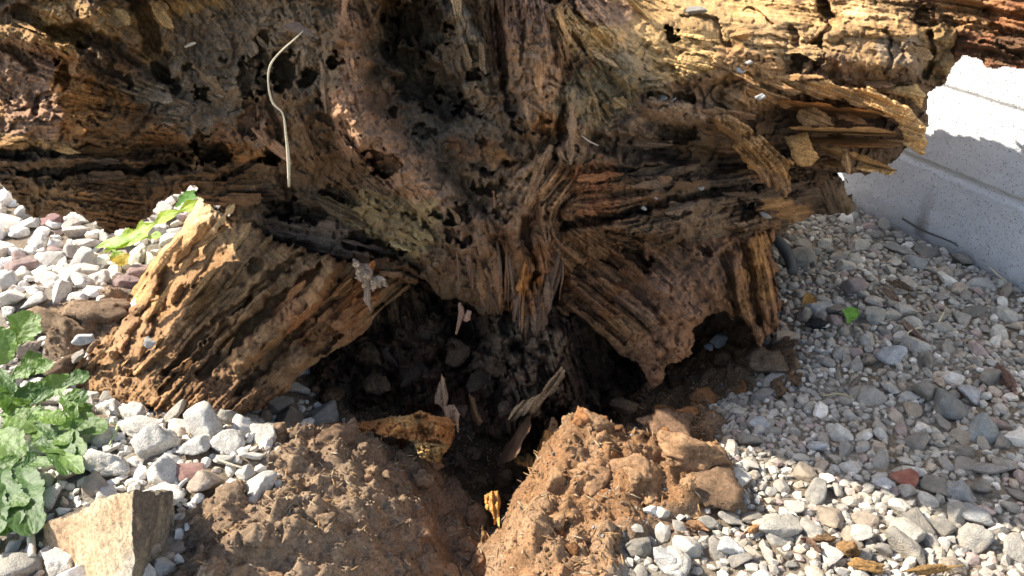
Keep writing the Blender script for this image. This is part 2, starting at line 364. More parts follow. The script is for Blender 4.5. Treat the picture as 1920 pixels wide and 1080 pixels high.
# ------------------------------------------------------------------ concrete block wall
def wall_mat():
    m, t, b = new_mat('painted_block'); co = coords(t)
    n1 = noise(t, co, 150, 4, .7); n2 = noise(t, co, 14, 3, .6); n3 = noise(t, co, 420, 2, .5)
    c = mixc(t, mrange(t, n2, .3, .7, 0, 1), (.60, .60, .61), (.68, .68, .68))
    v = N(t, 'ShaderNodeTexVoronoi'); v.inputs['Scale'].default_value = 190; t.links.new(co, v.inputs['Vector'])
    pit = N(t, 'ShaderNodeMath', operation='MULTIPLY'); t.links.new(mrange(t, v.outputs['Distance'], .22, .38, 1, 0), pit.inputs[0]); t.links.new(mrange(t, n1, .50, .58, 0, 1), pit.inputs[1])
    c = mixc(t, pit.outputs[0], c, (.26, .255, .25))
    vc = N(t, 'ShaderNodeVertexColor', layer_name='Col'); mm = N(t, 'ShaderNodeMix', data_type='RGBA', blend_type='MULTIPLY'); mm.inputs[0].default_value = 1
    t.links.new(c, mm.inputs[6]); t.links.new(vc.outputs['Color'], mm.inputs[7]); t.links.new(mm.outputs[2], b.inputs['Base Color'])
    h = N(t, 'ShaderNodeMath', operation='SUBTRACT'); t.links.new(n1, h.inputs[0]); t.links.new(pit.outputs[0], h.inputs[1])
    bump(t, b, h.outputs[0], .8, .005); b.inputs['Roughness'].default_value = .8; return m
M_WALL = wall_mat()
WB = np.array([1.085, 2.13]); WD = np.array([-.397, .918]); WN = np.array([-.918, -.397])     # wall foot, direction, outward normal
us = np.unique(np.r_[np.arange(-2.2, 5.6, .4), np.arange(-1.3, .9, .006), 5.6]); vs = np.unique(np.r_[-.25, np.arange(-.06, .55, .005), np.arange(.55, 1.81, .05), 1.82])
U, Vv = np.meshgrid(us, vs)
course = np.floor((Vv + .0) / .203); vj = np.abs(Vv - np.round(Vv / .203) * .203)
joint = ss(.013, .004, vj) * (Vv > .1)
uo = (U + .124 + .2 * (course % 2)); uj = np.abs(uo - np.round(uo / .406) * .406); hj = ss(.007, .002, uj)
dep = -.009 * np.maximum(joint, hj * .25) - .0016 * (fbm(U * 60, Vv * 60, 3, 3) - .5) * 2
PW = np.stack([WB[0] + U * WD[0] + dep * WN[0], WB[1] + U * WD[1] + dep * WN[1], Vv], -1)
stain = ss(.03, .006, np.abs(uj) + .02 * (fbm(U * 50, Vv * 50, 1, 3) - .5)) * ss(.19, .02, Vv) * (course == 0) * (np.abs(U + .124) < .1) * .9
foot = ss(.075, .0, Vv + .06 * (fbm(U * 20, Vv * 20, 4, 3) - .5)) * .6
CW = np.ones(U.shape + (3,)); CW = CW * (1 - stain[..., None] * np.array([.45, .47, .5])) * (1 - foot[..., None] * np.array([.5, .52, .55])) * (1 - joint[..., None] * np.array([.05, .03, -.02]))
nv, nu = U.shape; ii = (np.arange(nv - 1)[:, None] * nu + np.arange(nu - 1)[None]).ravel()
F = [np.stack([ii, ii + nu, ii + nu + 1, ii + 1], 1)]
k0, k1 = us[0], us[-1]; T_ = .19
def wp(u, v, d): return [WB[0] + u * WD[0] - d * WN[0], WB[1] + u * WD[1] - d * WN[1], v]
bk = [wp(k0, -.25, T_), wp(k1, -.25, T_), wp(k1, 1.82, T_), wp(k0, 1.82, T_)]; n0 = nv * nu
fr = [0, nu - 1, n0 - 1, n0 - nu]
F.append(np.array([[n0, n0 + 1, n0 + 2, n0 + 3], [fr[0], n0, n0 + 3, fr[3]], [fr[1], fr[2], n0 + 2, n0 + 1], [fr[3], n0 + 3, n0 + 2, fr[2]]]))
wl = mesh_obj('block_wall', np.r_[PW.reshape(-1, 3), bk], F, M_WALL, None, np.r_[CW.reshape(-1, 3), np.ones((4, 3))])
tag(wl, 'white painted concrete block wall with a recessed mortar joint behind the fallen log', 'wall')

# ------------------------------------------------------------------ fallen tree
TREE = empty('fallen_tree', (0, 1.65, 0.15), 'huge rotten brown tree base lying on its side, torn roots and hollows facing front', 'fallen tree')
DIRS = [(60, 60, .85, .5), (200, 90, .8, .6), (300, 40, .5, .8), (120, 200, 1, .15), (60, 260, 1, -.1), (280, 240, 1, .1), (100, 330, 1, -.1), (330, 340, 1, -.12), (200, 400, 1, .2), (450, 100, .5, .8), (420, 240, 1, .3), (480, 330, 1, -.1),
        (640, 100, .1, 1), (660, 200, .25, 1), (720, 290, .7, .7), (800, 370, .6, .8), (790, 100, .2, 1), (850, 200, .6, .8), (960, 60, .05, 1), (1010, 60, .08, 1), (1000, 180, 0, 1), (1075, 260, -.1, 1), (1000, 340, -.7, .7), (940, 420, 0, 1), (900, 500, .3, 1), (1000, 540, 0, 1),
        (1100, 50, .7, .7), (1200, 100, .8, .5), (1320, 60, 1, .15), (1450, 60, 1, .05), (1620, 80, 1, .15), (1200, 200, .5, .5), (1350, 170, .9, .3), (1180, 290, 1, .12), (1330, 310, 1, .05), (1180, 370, 1, -.28), (1350, 360, 1, -.22), (1250, 430, 1, -.25), (1420, 420, 1, -.35), (1100, 470, .8, .6), (600, 420, 1, .2), (760, 440, 1, .3), (680, 500, 1, .25), (560, 240, .3, 1), (1600, 200, 1, .2), (1500, 370, 1, -.1)]
POLY = [(-90, -40), (60, -60), (270, -70), (300, -400), (540, -420), (800, -310), (1000, -120), (1080, -80), (1250, -50), (1400, -35), (1480, -28), (1700, -25), (1765, 10), (1795, 60), (1790, 115), (1750, 165), (1720, 190), (1560, 200), (1480, 215), (1530, 300), (1500, 380), (1470, 410), (1440, 450), (1330, 480), (1150, 470), (1050, 520), (1040, 585), (1005, 620), (960, 590), (890, 590), (800, 535), (730, 532), (600, 496), (480, 458), (405, 392), (360, 355), (300, 385), (255, 425), (200, 438), (140, 408), (60, 405), (20, 370), (-10, 335), (-90, 330)]  # crest above the frame is an unseen addition, shaped to shade the right gravel
DEPTH = [(-80, -40, 1.56), (-80, 150, 1.51), (-80, 320, 1.50), (100, 0, 1.56), (100, 120, 1.49), (100, 250, 1.47), (100, 340, 1.48), (200, 420, 1.50), (300, -60, 1.56), (320, -300, 1.38), (500, -290, 1.33), (500, -400, 1.32), (300, 100, 1.58), (300, 240, 1.52), (330, 340, 1.54), (450, 0, 1.62), (450, 150, 1.54), (480, 280, 1.56), (480, 400, 1.62), (600, -100, 1.43), (720, -220, 1.33), (620, 100, 1.53), (600, 330, 1.60), (660, 430, 1.60), (740, 510, 1.56), (680, 250, 1.47), (780, 60, 1.60), (800, 180, 1.58), (830, 290, 1.52), (820, 420, 1.47), (940, -150, 1.68), (1000, 0, 1.53), (1000, 120, 1.48), (1000, 240, 1.45), (950, 380, 1.43), (950, 500, 1.46), (1000, 600, 1.50), (1130, 40, 1.60), (1130, 180, 1.50), (1100, 300, 1.47), (1130, 430, 1.49), (1250, -80, 1.95), (1300, 20, 1.74), (1300, 100, 1.62), (1280, 190, 1.54), (1280, 280, 1.57), (1280, 380, 1.53), (1350, 450, 1.56), (1450, -90, 2.05), (1480, 30, 1.76), (1480, 120, 1.68), (1430, 200, 1.64), (1440, 300, 1.68), (1460, 400, 1.66), (1650, -80, 1.92), (1650, 30, 1.76), (1650, 110, 1.66), (1740, 140, 1.69), (1780, 60, 1.74), (1760, -20, 1.8)]
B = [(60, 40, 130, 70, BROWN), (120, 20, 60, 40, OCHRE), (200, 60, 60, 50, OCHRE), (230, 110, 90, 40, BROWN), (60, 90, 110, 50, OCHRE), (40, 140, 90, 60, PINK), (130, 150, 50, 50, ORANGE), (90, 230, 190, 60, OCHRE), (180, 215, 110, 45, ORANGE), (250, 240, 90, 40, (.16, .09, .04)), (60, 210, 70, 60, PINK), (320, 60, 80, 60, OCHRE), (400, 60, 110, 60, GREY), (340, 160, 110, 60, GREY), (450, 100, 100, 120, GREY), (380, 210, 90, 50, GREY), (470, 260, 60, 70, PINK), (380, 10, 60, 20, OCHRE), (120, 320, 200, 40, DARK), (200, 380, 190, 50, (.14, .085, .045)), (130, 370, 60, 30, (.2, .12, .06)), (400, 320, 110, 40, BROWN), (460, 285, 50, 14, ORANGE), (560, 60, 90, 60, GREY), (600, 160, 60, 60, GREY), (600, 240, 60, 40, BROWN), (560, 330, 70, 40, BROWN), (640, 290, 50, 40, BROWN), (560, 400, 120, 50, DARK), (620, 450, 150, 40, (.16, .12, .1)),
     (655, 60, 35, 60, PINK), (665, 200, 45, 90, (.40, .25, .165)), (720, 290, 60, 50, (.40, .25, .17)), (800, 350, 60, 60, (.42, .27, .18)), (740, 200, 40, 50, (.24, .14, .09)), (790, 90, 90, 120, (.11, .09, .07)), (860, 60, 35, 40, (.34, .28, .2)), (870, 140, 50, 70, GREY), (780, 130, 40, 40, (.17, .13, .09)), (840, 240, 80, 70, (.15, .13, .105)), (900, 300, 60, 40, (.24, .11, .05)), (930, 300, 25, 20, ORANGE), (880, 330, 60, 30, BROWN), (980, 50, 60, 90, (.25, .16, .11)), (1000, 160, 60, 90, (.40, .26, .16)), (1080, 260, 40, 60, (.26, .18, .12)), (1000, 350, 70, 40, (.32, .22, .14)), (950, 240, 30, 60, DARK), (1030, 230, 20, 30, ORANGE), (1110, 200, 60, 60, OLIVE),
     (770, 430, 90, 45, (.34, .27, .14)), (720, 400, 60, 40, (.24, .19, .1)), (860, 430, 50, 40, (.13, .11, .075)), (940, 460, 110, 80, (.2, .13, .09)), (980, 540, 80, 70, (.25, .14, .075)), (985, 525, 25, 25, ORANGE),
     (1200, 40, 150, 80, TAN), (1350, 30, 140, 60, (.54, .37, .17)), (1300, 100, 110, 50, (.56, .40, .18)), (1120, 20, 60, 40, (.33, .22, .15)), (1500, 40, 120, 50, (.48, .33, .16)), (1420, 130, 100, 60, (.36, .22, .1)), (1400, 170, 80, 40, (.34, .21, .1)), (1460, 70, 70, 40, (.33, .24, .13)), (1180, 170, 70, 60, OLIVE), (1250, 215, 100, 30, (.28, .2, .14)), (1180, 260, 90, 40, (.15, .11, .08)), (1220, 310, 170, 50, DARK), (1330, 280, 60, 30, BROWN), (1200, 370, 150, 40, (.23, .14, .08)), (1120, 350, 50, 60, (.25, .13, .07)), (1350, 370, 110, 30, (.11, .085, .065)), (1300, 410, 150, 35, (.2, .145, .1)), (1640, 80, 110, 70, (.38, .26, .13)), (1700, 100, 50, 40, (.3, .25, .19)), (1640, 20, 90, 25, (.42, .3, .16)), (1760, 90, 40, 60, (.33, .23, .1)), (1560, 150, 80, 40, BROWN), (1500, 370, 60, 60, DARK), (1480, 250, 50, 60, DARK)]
Fe = [('hole', 380, 178, 18, 15, 0, .07), ('hole', 530, 135, 22, 42, 8, .10), ('hole', 575, 152, 17, 17, 0, .08), ('hole', 628, 112, 14, 18, 0, .07), ('hole', 468, 150, 26, 36, 20, .06), ('hole', 118, 140, 14, 28, 0, .05), ('hole', 355, 130, 15, 9, 0, .04), ('hole', 512, 300, 19, 15, 0, .10), ('hole', 393, 283, 34, 27, 10, .10), ('hole', 315, 305, 46, 15, -5, .07), ('hole', 470, 225, 20, 40, 5, .04), ('hole', 415, 110, 10, 7, 0, .03), ('hole', 610, 190, 14, 8, 0, .04),
      ('cut', [(240, -30), (270, 20), (285, 90), (308, 150), (320, 158)], 24, .09), ('cut', [(100, 60), (180, 75), (250, 110), (308, 150)], 26, .06), ('cut', [(30, 20), (100, 60), (160, 80)], 16, .04), ('cut', [(155, 98), (200, 125), (238, 155)], 15, .05), ('cut', [(-20, 85), (30, 100), (60, 122)], 12, .04), ('cut', [(95, 175), (75, 185), (66, 212)], 7, .03),
      ('rib', [(-40, 60), (60, 75), (150, 90), (240, 140)], 22, .03), ('rib', [(-30, 250), (100, 265), (250, 262), (360, 245)], 55, .05), ('rib', [(100, 195), (170, 205), (230, 215)], 40, .03), ('rib', [(170, 25), (230, 70), (290, 120)], 24, .03),
      ('cut', [(-20, 290), (100, 288), (240, 287), (360, 280)], 13, .06), ('cut', [(40, 330), (160, 320), (280, 315), (330, 318)], 11, .05), ('rib', [(-20, 305), (120, 300), (260, 296), (380, 285)], 8, .02), ('cut', [(420, 330), (470, 305), (510, 300)], 8, .04),
      ('cut', [(495, 60), (490, 150), (505, 220), (515, 270)], 14, .04), ('rib', [(470, 120), (490, 190), (505, 260)], 12, .03), ('rib', [(545, 180), (560, 250), (590, 290)], 30, .03), ('rib', [(420, 60), (520, 50), (590, 40)], 24, .02),
      ('rib', [(640, 60), (655, 130), (660, 200), (690, 265), (750, 300), (795, 345), (840, 400), (890, 440)], 44, .075), ('rib', [(655, 60), (690, 50), (710, 20)], 28, .03),
      ('cut', [(735, -30), (733, 40), (730, 100)], 16, .09), ('cut', [(755, 40), (760, 100), (800, 150), (850, 190)], 40, .10), ('hole', 790, 55, 55, 45, 20, .09), ('hole', 775, 150, 35, 55, -25, .08), ('cut', [(600, 215), (640, 240), (690, 300)], 12, .03),
      ('rib', [(835, 25), (865, 40), (885, 70)], 20, .05), ('rib', [(860, 90), (880, 130), (900, 180)], 26, .04), ('rib', [(735, 125), (765, 150), (790, 190)], 14, .04),
      ('hole', 885, 143, 16, 16, 0, .08), ('hole', 872, 207, 24, 19, 0, .10), ('cut', [(830, 165), (860, 185), (890, 215)], 9, .04), ('hole', 722, 308, 36, 22, 15, .11), ('hole', 800, 250, 22, 14, 10, .04), ('hole', 910, 326, 14, 8, 0, .05), ('hole', 955, 312, 18, 7, -10, .05), ('hole', 737, 212, 10, 12, 0, .04), ('hole', 900, 265, 12, 9, 0, .03), ('hole', 975, 235, 14, 18, 0, .04), ('hole', 1020, 240, 14, 20, 0, .04), ('rib', [(870, 320), (910, 338), (960, 328), (1000, 310)], 12, .03), ('hole', 920, 355, 40, 12, 0, .05),
      ('cut', [(935, -20), (938, 60), (945, 130), (958, 210)], 12, .06), ('rib', [(1000, -60), (1000, 60), (1005, 140), (995, 215)], 55, .06), ('cut', [(982, 40), (985, 80), (978, 115)], 6, .025), ('rib', [(1040, 20), (1055, 75), (1062, 120)], 12, .03), ('rib', [(1080, 190), (1080, 250), (1070, 290)], 30, .035), ('rib', [(1060, 300), (1010, 330), (970, 370), (945, 410)], 32, .07), ('cut', [(1060, 200), (1052, 260), (1040, 300)], 9, .04),
      ('rib', [(700, 375), (760, 420), (800, 470)], 40, .03), ('hole', 820, 400, 14, 9, 25, .05), ('hole', 845, 415, 13, 9, 20, .05), ('hole', 850, 440, 15, 10, 20, .05), ('hole', 875, 450, 14, 12, 0, .06), ('hole', 800, 425, 10, 6, 20, .03), ('hole', 770, 405, 14, 6, 20, .03), ('hole', 860, 395, 16, 16, 0, .06), ('hole', 780, 455, 5, 5, 0, .03), ('hole', 700, 460, 60, 16, 18, .08), ('cut', [(660, 460), (730, 470), (790, 500)], 12, .05), ('hole', 560, 395, 60, 18, 5, .06), ('hole', 640, 365, 40, 18, 10, .05), ('cut', [(530, 340), (545, 370), (540, 400)], 10, .05),
      ('rib', [(900, 410), (915, 470), (930, 540), (940, 580)], 14, .03), ('rib', [(960, 400), (965, 470), (980, 540), (995, 600)], 16, .04), ('rib', [(1010, 420), (1020, 500), (1010, 580)], 16, .03), ('cut', [(925, 440), (945, 520), (960, 570)], 8, .04), ('cut', [(985, 410), (1000, 480), (1005, 540)], 8, .04), ('hole', 945, 400, 20, 12, 0, .04),
      ('hole', 1258, 67, 18, 15, 20, .09), ('hole', 1032, 5, 16, 8, 0, .05), ('cut', [(1065, -5), (1078, 15), (1092, 33)], 4, .03), ('cut', [(1100, 40), (1115, 60), (1130, 75)], 4, .02), ('cut', [(1075, 65), (1088, 85), (1096, 100)], 5, .03), ('cut', [(1280, 30), (1340, 35), (1350, 60), (1365, 85)], 4, .025), ('cut', [(1395, 15), (1430, 25), (1450, 45)], 4, .02), ('cut', [(1540, 10), (1560, 40), (1535, 70), (1530, 120)], 12, .045), ('hole', 1550, 30, 18, 14, 0, .05), ('cut', [(1490, 60), (1492, 110), (1490, 140)], 10, .03), ('hole', 1500, 110, 14, 16, 0, .04),
      ('rib', [(1140, 20), (1250, 50), (1390, 60), (1480, 70)], 50, .02), ('rib', [(1300, 130), (1380, 120), (1440, 135), (1450, 170), (1390, 190)], 35, .05), ('rib', [(1170, 130), (1210, 150), (1240, 170)], 30, .04), ('rib', [(1230, 205), (1300, 215), (1350, 230)], 22, .04), ('cut', [(1220, 178), (1260, 186), (1300, 190)], 9, .05), ('hole', 1270, 252, 40, 14, 5, .06),
      ('cut', [(1100, 265), (1200, 280), (1340, 300), (1440, 300)], 22, .06), ('rib', [(1090, 300), (1200, 300), (1300, 320)], 12, .02), ('cut', [(1110, 320), (1220, 320), (1330, 330)], 7, .02), ('rib', [(1090, 345), (1200, 340), (1330, 345)], 16, .02), ('cut', [(1060, 425), (1150, 405), (1270, 375), (1360, 358), (1420, 350)], 9, .05), ('rib', [(1060, 440), (1150, 420), (1280, 390), (1400, 372)], 13, .03), ('rib', [(1060, 405), (1150, 385), (1280, 360)], 14, .02), ('rib', [(1150, 450), (1250, 425), (1340, 410), (1420, 420)], 18, .03), ('hole', 1170, 455, 40, 16, 30, .06), ('hole', 1395, 395, 25, 14, 0, .05),
      ('rib', [(1540, 60), (1620, 40), (1700, 60), (1740, 100), (1690, 130), (1600, 130), (1545, 100)], 26, .03), ('rib', [(1590, 85), (1700, 85)], 48, .03), ('cut', [(1745, 60), (1752, 100), (1735, 140)], 9, .04), ('cut', [(1660, 60), (1672, 100), (1660, 130)], 5, .02), ('rib', [(1765, 60), (1785, 90), (1770, 130)], 14, .02), ('hole', 1725, 30, 14, 14, 0, .05)]
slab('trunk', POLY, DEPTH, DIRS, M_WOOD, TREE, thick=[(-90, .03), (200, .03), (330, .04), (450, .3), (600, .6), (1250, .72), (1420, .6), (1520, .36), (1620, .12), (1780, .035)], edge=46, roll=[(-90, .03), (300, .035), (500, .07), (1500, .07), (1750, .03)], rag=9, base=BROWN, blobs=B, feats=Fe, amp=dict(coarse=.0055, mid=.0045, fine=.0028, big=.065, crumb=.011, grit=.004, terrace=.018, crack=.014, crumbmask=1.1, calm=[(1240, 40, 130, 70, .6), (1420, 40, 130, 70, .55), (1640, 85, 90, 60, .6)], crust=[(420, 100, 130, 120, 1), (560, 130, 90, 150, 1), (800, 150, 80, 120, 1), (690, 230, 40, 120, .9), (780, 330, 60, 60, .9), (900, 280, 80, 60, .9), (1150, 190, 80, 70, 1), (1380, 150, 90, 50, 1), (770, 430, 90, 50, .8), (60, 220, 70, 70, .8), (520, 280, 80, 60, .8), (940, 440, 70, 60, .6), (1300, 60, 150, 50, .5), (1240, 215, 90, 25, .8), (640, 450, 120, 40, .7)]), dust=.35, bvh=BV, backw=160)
slab('log', [(1640, -30), (2080, -50), (2080, 118), (1990, 128), (1920, 121), (1850, 126), (1830, 108), (1780, 118), (1640, 120)], [(1640, 0, 1.84), (1780, 60, 1.79), (1900, 100, 1.64), (1900, 0, 1.64), (2080, 0, 1.5), (1640, -60, 1.86), (2080, 110, 1.5)], [(1700, 50, 1, .1), (1900, 60, 1, .25), (2000, 0, 1, .2)], M_WOOD, TREE, thick=.05, edge=30, roll=.04, rag=6, base=(.2, .1, .06), blobs=[(1800, 20, 90, 50, (.3, .19, .1)), (1900, 90, 60, 30, (.13, .08, .05)), (1900, 30, 80, 30, (.24, .12, .06))], feats=[('cut', [(1770, 40), (1850, 50), (1990, 80)], 8, .03), ('cut', [(1850, 20), (1990, 40)], 8, .03), ('cut', [(1840, 80), (1930, 105)], 7, .03)], amp=dict(coarse=.02, mid=.008, fine=.002, big=.05, terrace=.008, crumbmask=.4), backw=110)
slab('root', [(1500, 320), (1560, 315), (1590, 345), (1602, 395), (1560, 405), (1530, 410), (1440, 440), (1400, 420), (1420, 340)], [(1420, 400, 1.62), (1500, 330, 1.7), (1590, 390, 1.78), (1500, 420, 1.72)], [(1500, 380, 1, -.2), (1580, 360, .3, 1)], M_WOOD, TREE, thick=.12, edge=30, roll=.06, rag=7, base=(.1, .075, .055), blobs=[(1480, 390, 50, 25, (.26, .16, .08))], amp=dict(coarse=.012, mid=.006, big=.05, crumb=.012), backw=50, bvh=BV)
RP = [(1035, 520), (1090, 470), (1160, 440), (1300, 430), (1400, 430), (1445, 440), (1462, 500), (1470, 570), (1455, 625), (1425, 640), (1390, 600), (1340, 590), (1310, 620), (1300, 680), (1250, 690), (1235, 725), (1222, 735), (1195, 690), (1130, 640), (1080, 600), (1040, 570)]
RD = [(1040, 540, 1.56), (1100, 480, 1.55), (1200, 430, 1.56), (1400, 430, 1.6), (1460, 500, 1.6), (1460, 620, 1.52), (1400, 560, 1.5), (1300, 560, 1.45), (1280, 680, 1.42), (1220, 730, 1.41), (1150, 600, 1.5), (1200, 520, 1.5)]
slab('root', RP, RD, [(1100, 520, .8, .65), (1160, 590, .8, .6), (1240, 660, .6, .8), (1250, 520, .7, .7), (1330, 540, .3, 1), (1400, 500, .25, 1), (1440, 560, .12, 1), (1300, 470, .9, .4), (1200, 480, .75, .6)], M_WOOD, TREE, thick=.16, edge=34, roll=.05, rag=8, base=(.2, .115, .065), blobs=[(1190, 560, 60, 40, (.27, .13, .06)), (1250, 560, 80, 60, (.24, .15, .10)), (1270, 640, 60, 60, (.27, .15, .08)), (1180, 620, 70, 40, (.3, .18, .09)), (1430, 500, 30, 80, (.33, .19, .08)), (1340, 490, 70, 40, (.2, .13, .085)), (1390, 570, 40, 50, (.24, .14, .07))],
     feats=[('rib', [(1060, 510), (1110, 560), (1180, 610), (1230, 660)], 16, .035), ('cut', [(1080, 565), (1130, 600), (1170, 640)], 8, .03), ('cut', [(1120, 500), (1180, 530), (1230, 570)], 16, .03), ('hole', 1190, 480, 45, 12, 45, .06), ('hole', 1140, 480, 30, 14, 30, .05), ('rib', [(1150, 455), (1200, 500), (1240, 545)], 14, .03), ('rib', [(1420, 450), (1440, 520), (1450, 600)], 17, .04), ('cut', [(1395, 460), (1410, 530), (1420, 600)], 9, .04), ('rib', [(1380, 470), (1385, 540), (1400, 600)], 10, .03), ('cut', [(1360, 480), (1370, 540), (1380, 590)], 8, .03), ('rib', [(1250, 540), (1290, 600), (1270, 670)], 40, .03), ('hole', 1320, 470, 20, 8, 20, .03)], amp=dict(coarse=.005, mid=.0045, fine=.002, big=.05, crumb=.012, terrace=.012, crack=.010, crumbmask=1.1, crust=[(1270, 620, 50, 60, .7), (1300, 540, 60, 40, .6), (1190, 545, 30, 25, .5)]), dust=.4, dustc=(.24, .15, .1), backw=70, bvh=BV)
# curled bark flap and the splintered branch on the right
slab('bark_flap', [(1335, 212), (1390, 225), (1440, 262), (1480, 300), (1492, 345), (1480, 378), (1455, 362), (1420, 330), (1380, 285), (1345, 245)], [(1340, 215, 1.53), (1400, 240, 1.46), (1480, 300, 1.46), (1480, 375, 1.5), (1400, 300, 1.5)], [(1360, 235, .85, .5), (1430, 290, .7, .7), (1475, 350, .2, 1)], M_WOOD, TREE, thick=.03, edge=26, roll=.035, rag=8, base=(.36, .22, .10), blobs=[(1450, 350, 40, 30, (.3, .2, .12))], amp=dict(coarse=.005, mid=.004, fine=.002, big=.03, crumb=.006, terrace=.012), feats=[('cut', [(1350, 225), (1410, 270), (1450, 330)], 5, .01), ('hole', 1400, 255, 8, 5, 30, .01)], dust=.2)
slab('bark_flap', [(1465, 255), (1515, 248), (1522, 275), (1546, 297), (1520, 315), (1495, 312), (1480, 280)], [(1465, 255, 1.58), (1545, 297, 1.55), (1495, 312, 1.56)], [(1500, 280, 1, .3)], M_WOOD, TREE, thick=.015, edge=14, roll=.015, rag=2.5, base=(.48, .32, .15), amp=dict(coarse=.003, mid=.002, big=.01, crumb=.001), dust=.1)
slab('root', [(1410, 205), (1480, 150), (1560, 130), (1735, 140), (1742, 195), (1725, 260), (1690, 305), (1650, 322), (1590, 330), (1520, 345), (1440, 300)], [(1420, 205, 1.66), (1500, 300, 1.70), (1720, 180, 1.80), (1600, 320, 1.74), (1600, 230, 1.78)], [(1600, 230, 1, .12)], M_WOOD, TREE, thick=.08, edge=20, roll=.04, rag=9, base=(.09, .06, .04), amp=dict(coarse=.014, mid=.006, big=.04, terrace=.012), dust=.2, backw=40, bvh=BV)  # added backing slab, coloured dark for the shaded recess behind the splinters
def shard(name, poly, Ys, d, col, parent, mat=None, rag=4, thick=.02, crumb=.004, edge=12, blobs=(), coarse=.004, roll=.012, cmask=.6, crust=()):
    return slab(name, poly, Ys, [(poly[0][0], poly[0][1], *d), (poly[-1][0], poly[-1][1], *d)], mat or M_WOOD, parent, step=1.5, thick=thick, edge=edge, roll=roll, rag=rag, base=col, blobs=blobs, amp=dict(coarse=coarse, mid=.004, fine=.0015, big=.02, crumb=crumb, grit=.0012, terrace=.005, crack=.006 * (cmask < 1), crumbmask=cmask, crust=crust), dust=.15, backw=edge)

SPP = [([(1470, 150), (1545, 148), (1600, 158), (1650, 172), (1700, 196), (1728, 232), (1741, 275), (1738, 299), (1722, 300), (1704, 285), (1690, 250), (1665, 222), (1630, 205), (1590, 192), (1540, 184), (1480, 178)], [(1480, 165, 1.62), (1600, 175, 1.57), (1700, 220, 1.53), (1735, 300, 1.55)], (1, .35), (.54, .38, .19), 6),
 ([(1455, 190), (1500, 186), (1560, 196), (1620, 205), (1668, 212), (1640, 224), (1570, 218), (1500, 214), (1450, 208)], [(1460, 200, 1.66), (1560, 205, 1.60), (1660, 214, 1.58)], (1, .12), (.38, .25, .13), 3),
 ([(1490, 205), (1520, 196), (1540, 212), (1560, 226), (1582, 232), (1545, 240), (1515, 236), (1498, 225)], [(1500, 210, 1.60), (1580, 232, 1.57), (1520, 236, 1.58)], (.9, .4), (.45, .31, .16), 6),
 ([(1640, 160), (1690, 164), (1716, 160), (1738, 178), (1726, 206), (1712, 190), (1680, 178), (1644, 172)], [(1640, 166, 1.66), (1736, 180, 1.60), (1726, 204, 1.60)], (1, .2), (.50, .36, .17), 4),
 ([(1480, 238), (1560, 240), (1620, 238), (1690, 246), (1712, 252), (1660, 258), (1590, 256), (1500, 252)], [(1490, 245, 1.65), (1600, 248, 1.6), (1710, 252, 1.58)], (1, .06), (.42, .29, .15), 3),
 ([(1500, 258), (1570, 254), (1640, 262), (1700, 264), (1706, 272), (1640, 278), (1570, 272), (1510, 268)], [(1505, 262, 1.64), (1620, 268, 1.58), (1700, 268, 1.57)], (1, .06), (.44, .31, .17), 3),
 ([(1560, 204), (1590, 208), (1620, 224), (1632, 236), (1600, 234), (1570, 222)], [(1560, 208, 1.62), (1630, 235, 1.59), (1590, 228, 1.59)], (.9, .4), (.44, .28, .14), 5),
 ([(1530, 272), (1570, 276), (1610, 286), (1650, 298), (1684, 320), (1660, 324), (1620, 308), (1570, 294), (1535, 284)], [(1535, 278, 1.62), (1620, 298, 1.57), (1680, 322, 1.56)], (1, .3), (.38, .26, .13), 4),
 ([(1578, 286), (1592, 284), (1598, 310), (1596, 328), (1584, 322), (1578, 304)], [(1585, 286, 1.57), (1592, 326, 1.55), (1580, 305, 1.56)], (.2, 1), (.4, .28, .16), 3),
 ([(1600, 306), (1640, 310), (1686, 318), (1670, 328), (1630, 322), (1604, 318)], [(1602, 310, 1.58), (1684, 320, 1.56), (1630, 320, 1.56)], (1, .15), (.50, .36, .17), 4),
 ([(1590, 140), (1640, 146), (1680, 160), (1664, 170), (1620, 162), (1590, 154)], [(1592, 146, 1.66), (1678, 162, 1.63), (1620, 160, 1.63)], (1, .25), (.36, .23, .14), 4),
 ([(1510, 296), (1560, 300), (1600, 312), (1580, 320), (1530, 314)], [(1512, 300, 1.64), (1598, 312, 1.6), (1540, 314, 1.6)], (1, .2), (.3, .2, .1), 4)]
for P_, Y_, d_, c_, rg in SPP: shard('splinter', P_, Y_, d_, c_, TREE, rag=rg, thick=.010, edge=9, crumb=.003, coarse=.007)
# fibres and shreds hanging from the torn heart
rng = random.Random(4)
def tps_at(a, b): return float(tps(DEPTH, np.array([a]), np.array([b]))[0]) - .015
for k in range(88):
    a = rng.gauss(965, 62); 
    if not 850 < a < 1062: continue
    low = 556 + 92 * math.exp(-((a - 1000) / 34) ** 2) + 30 * math.exp(-((a - 905) / 26) ** 2) + rng.uniform(-26, 10); L = rng.uniform(24, 110); b = low - L; y = tps_at(a, b)
    dx = rng.uniform(-9, 9) + (975 - a) * .12; wd = rng.choice((1.6, 2.2, 3, 4, 6.5, 9))
    strip('shred', [(a, b, y + .014, wd * .8), (a + dx * .4 + rng.uniform(-4, 4), b + L * .45, y - .004, wd), (a + dx, b + L * .8, y + .002, wd * .7), (a + dx * 1.3, b + L, y + .010, .8)], M_WOOD, TREE, rng.choice([(.30, .165, .09), (.22, .13, .08), (.36, .19, .085), (.25, .16, .105), (.17, .11, .075)]), seed=k, flat=.6, ns=40, nr=9, groove=.45, rag=.55, bundle=3 if wd > 3.5 else 1)
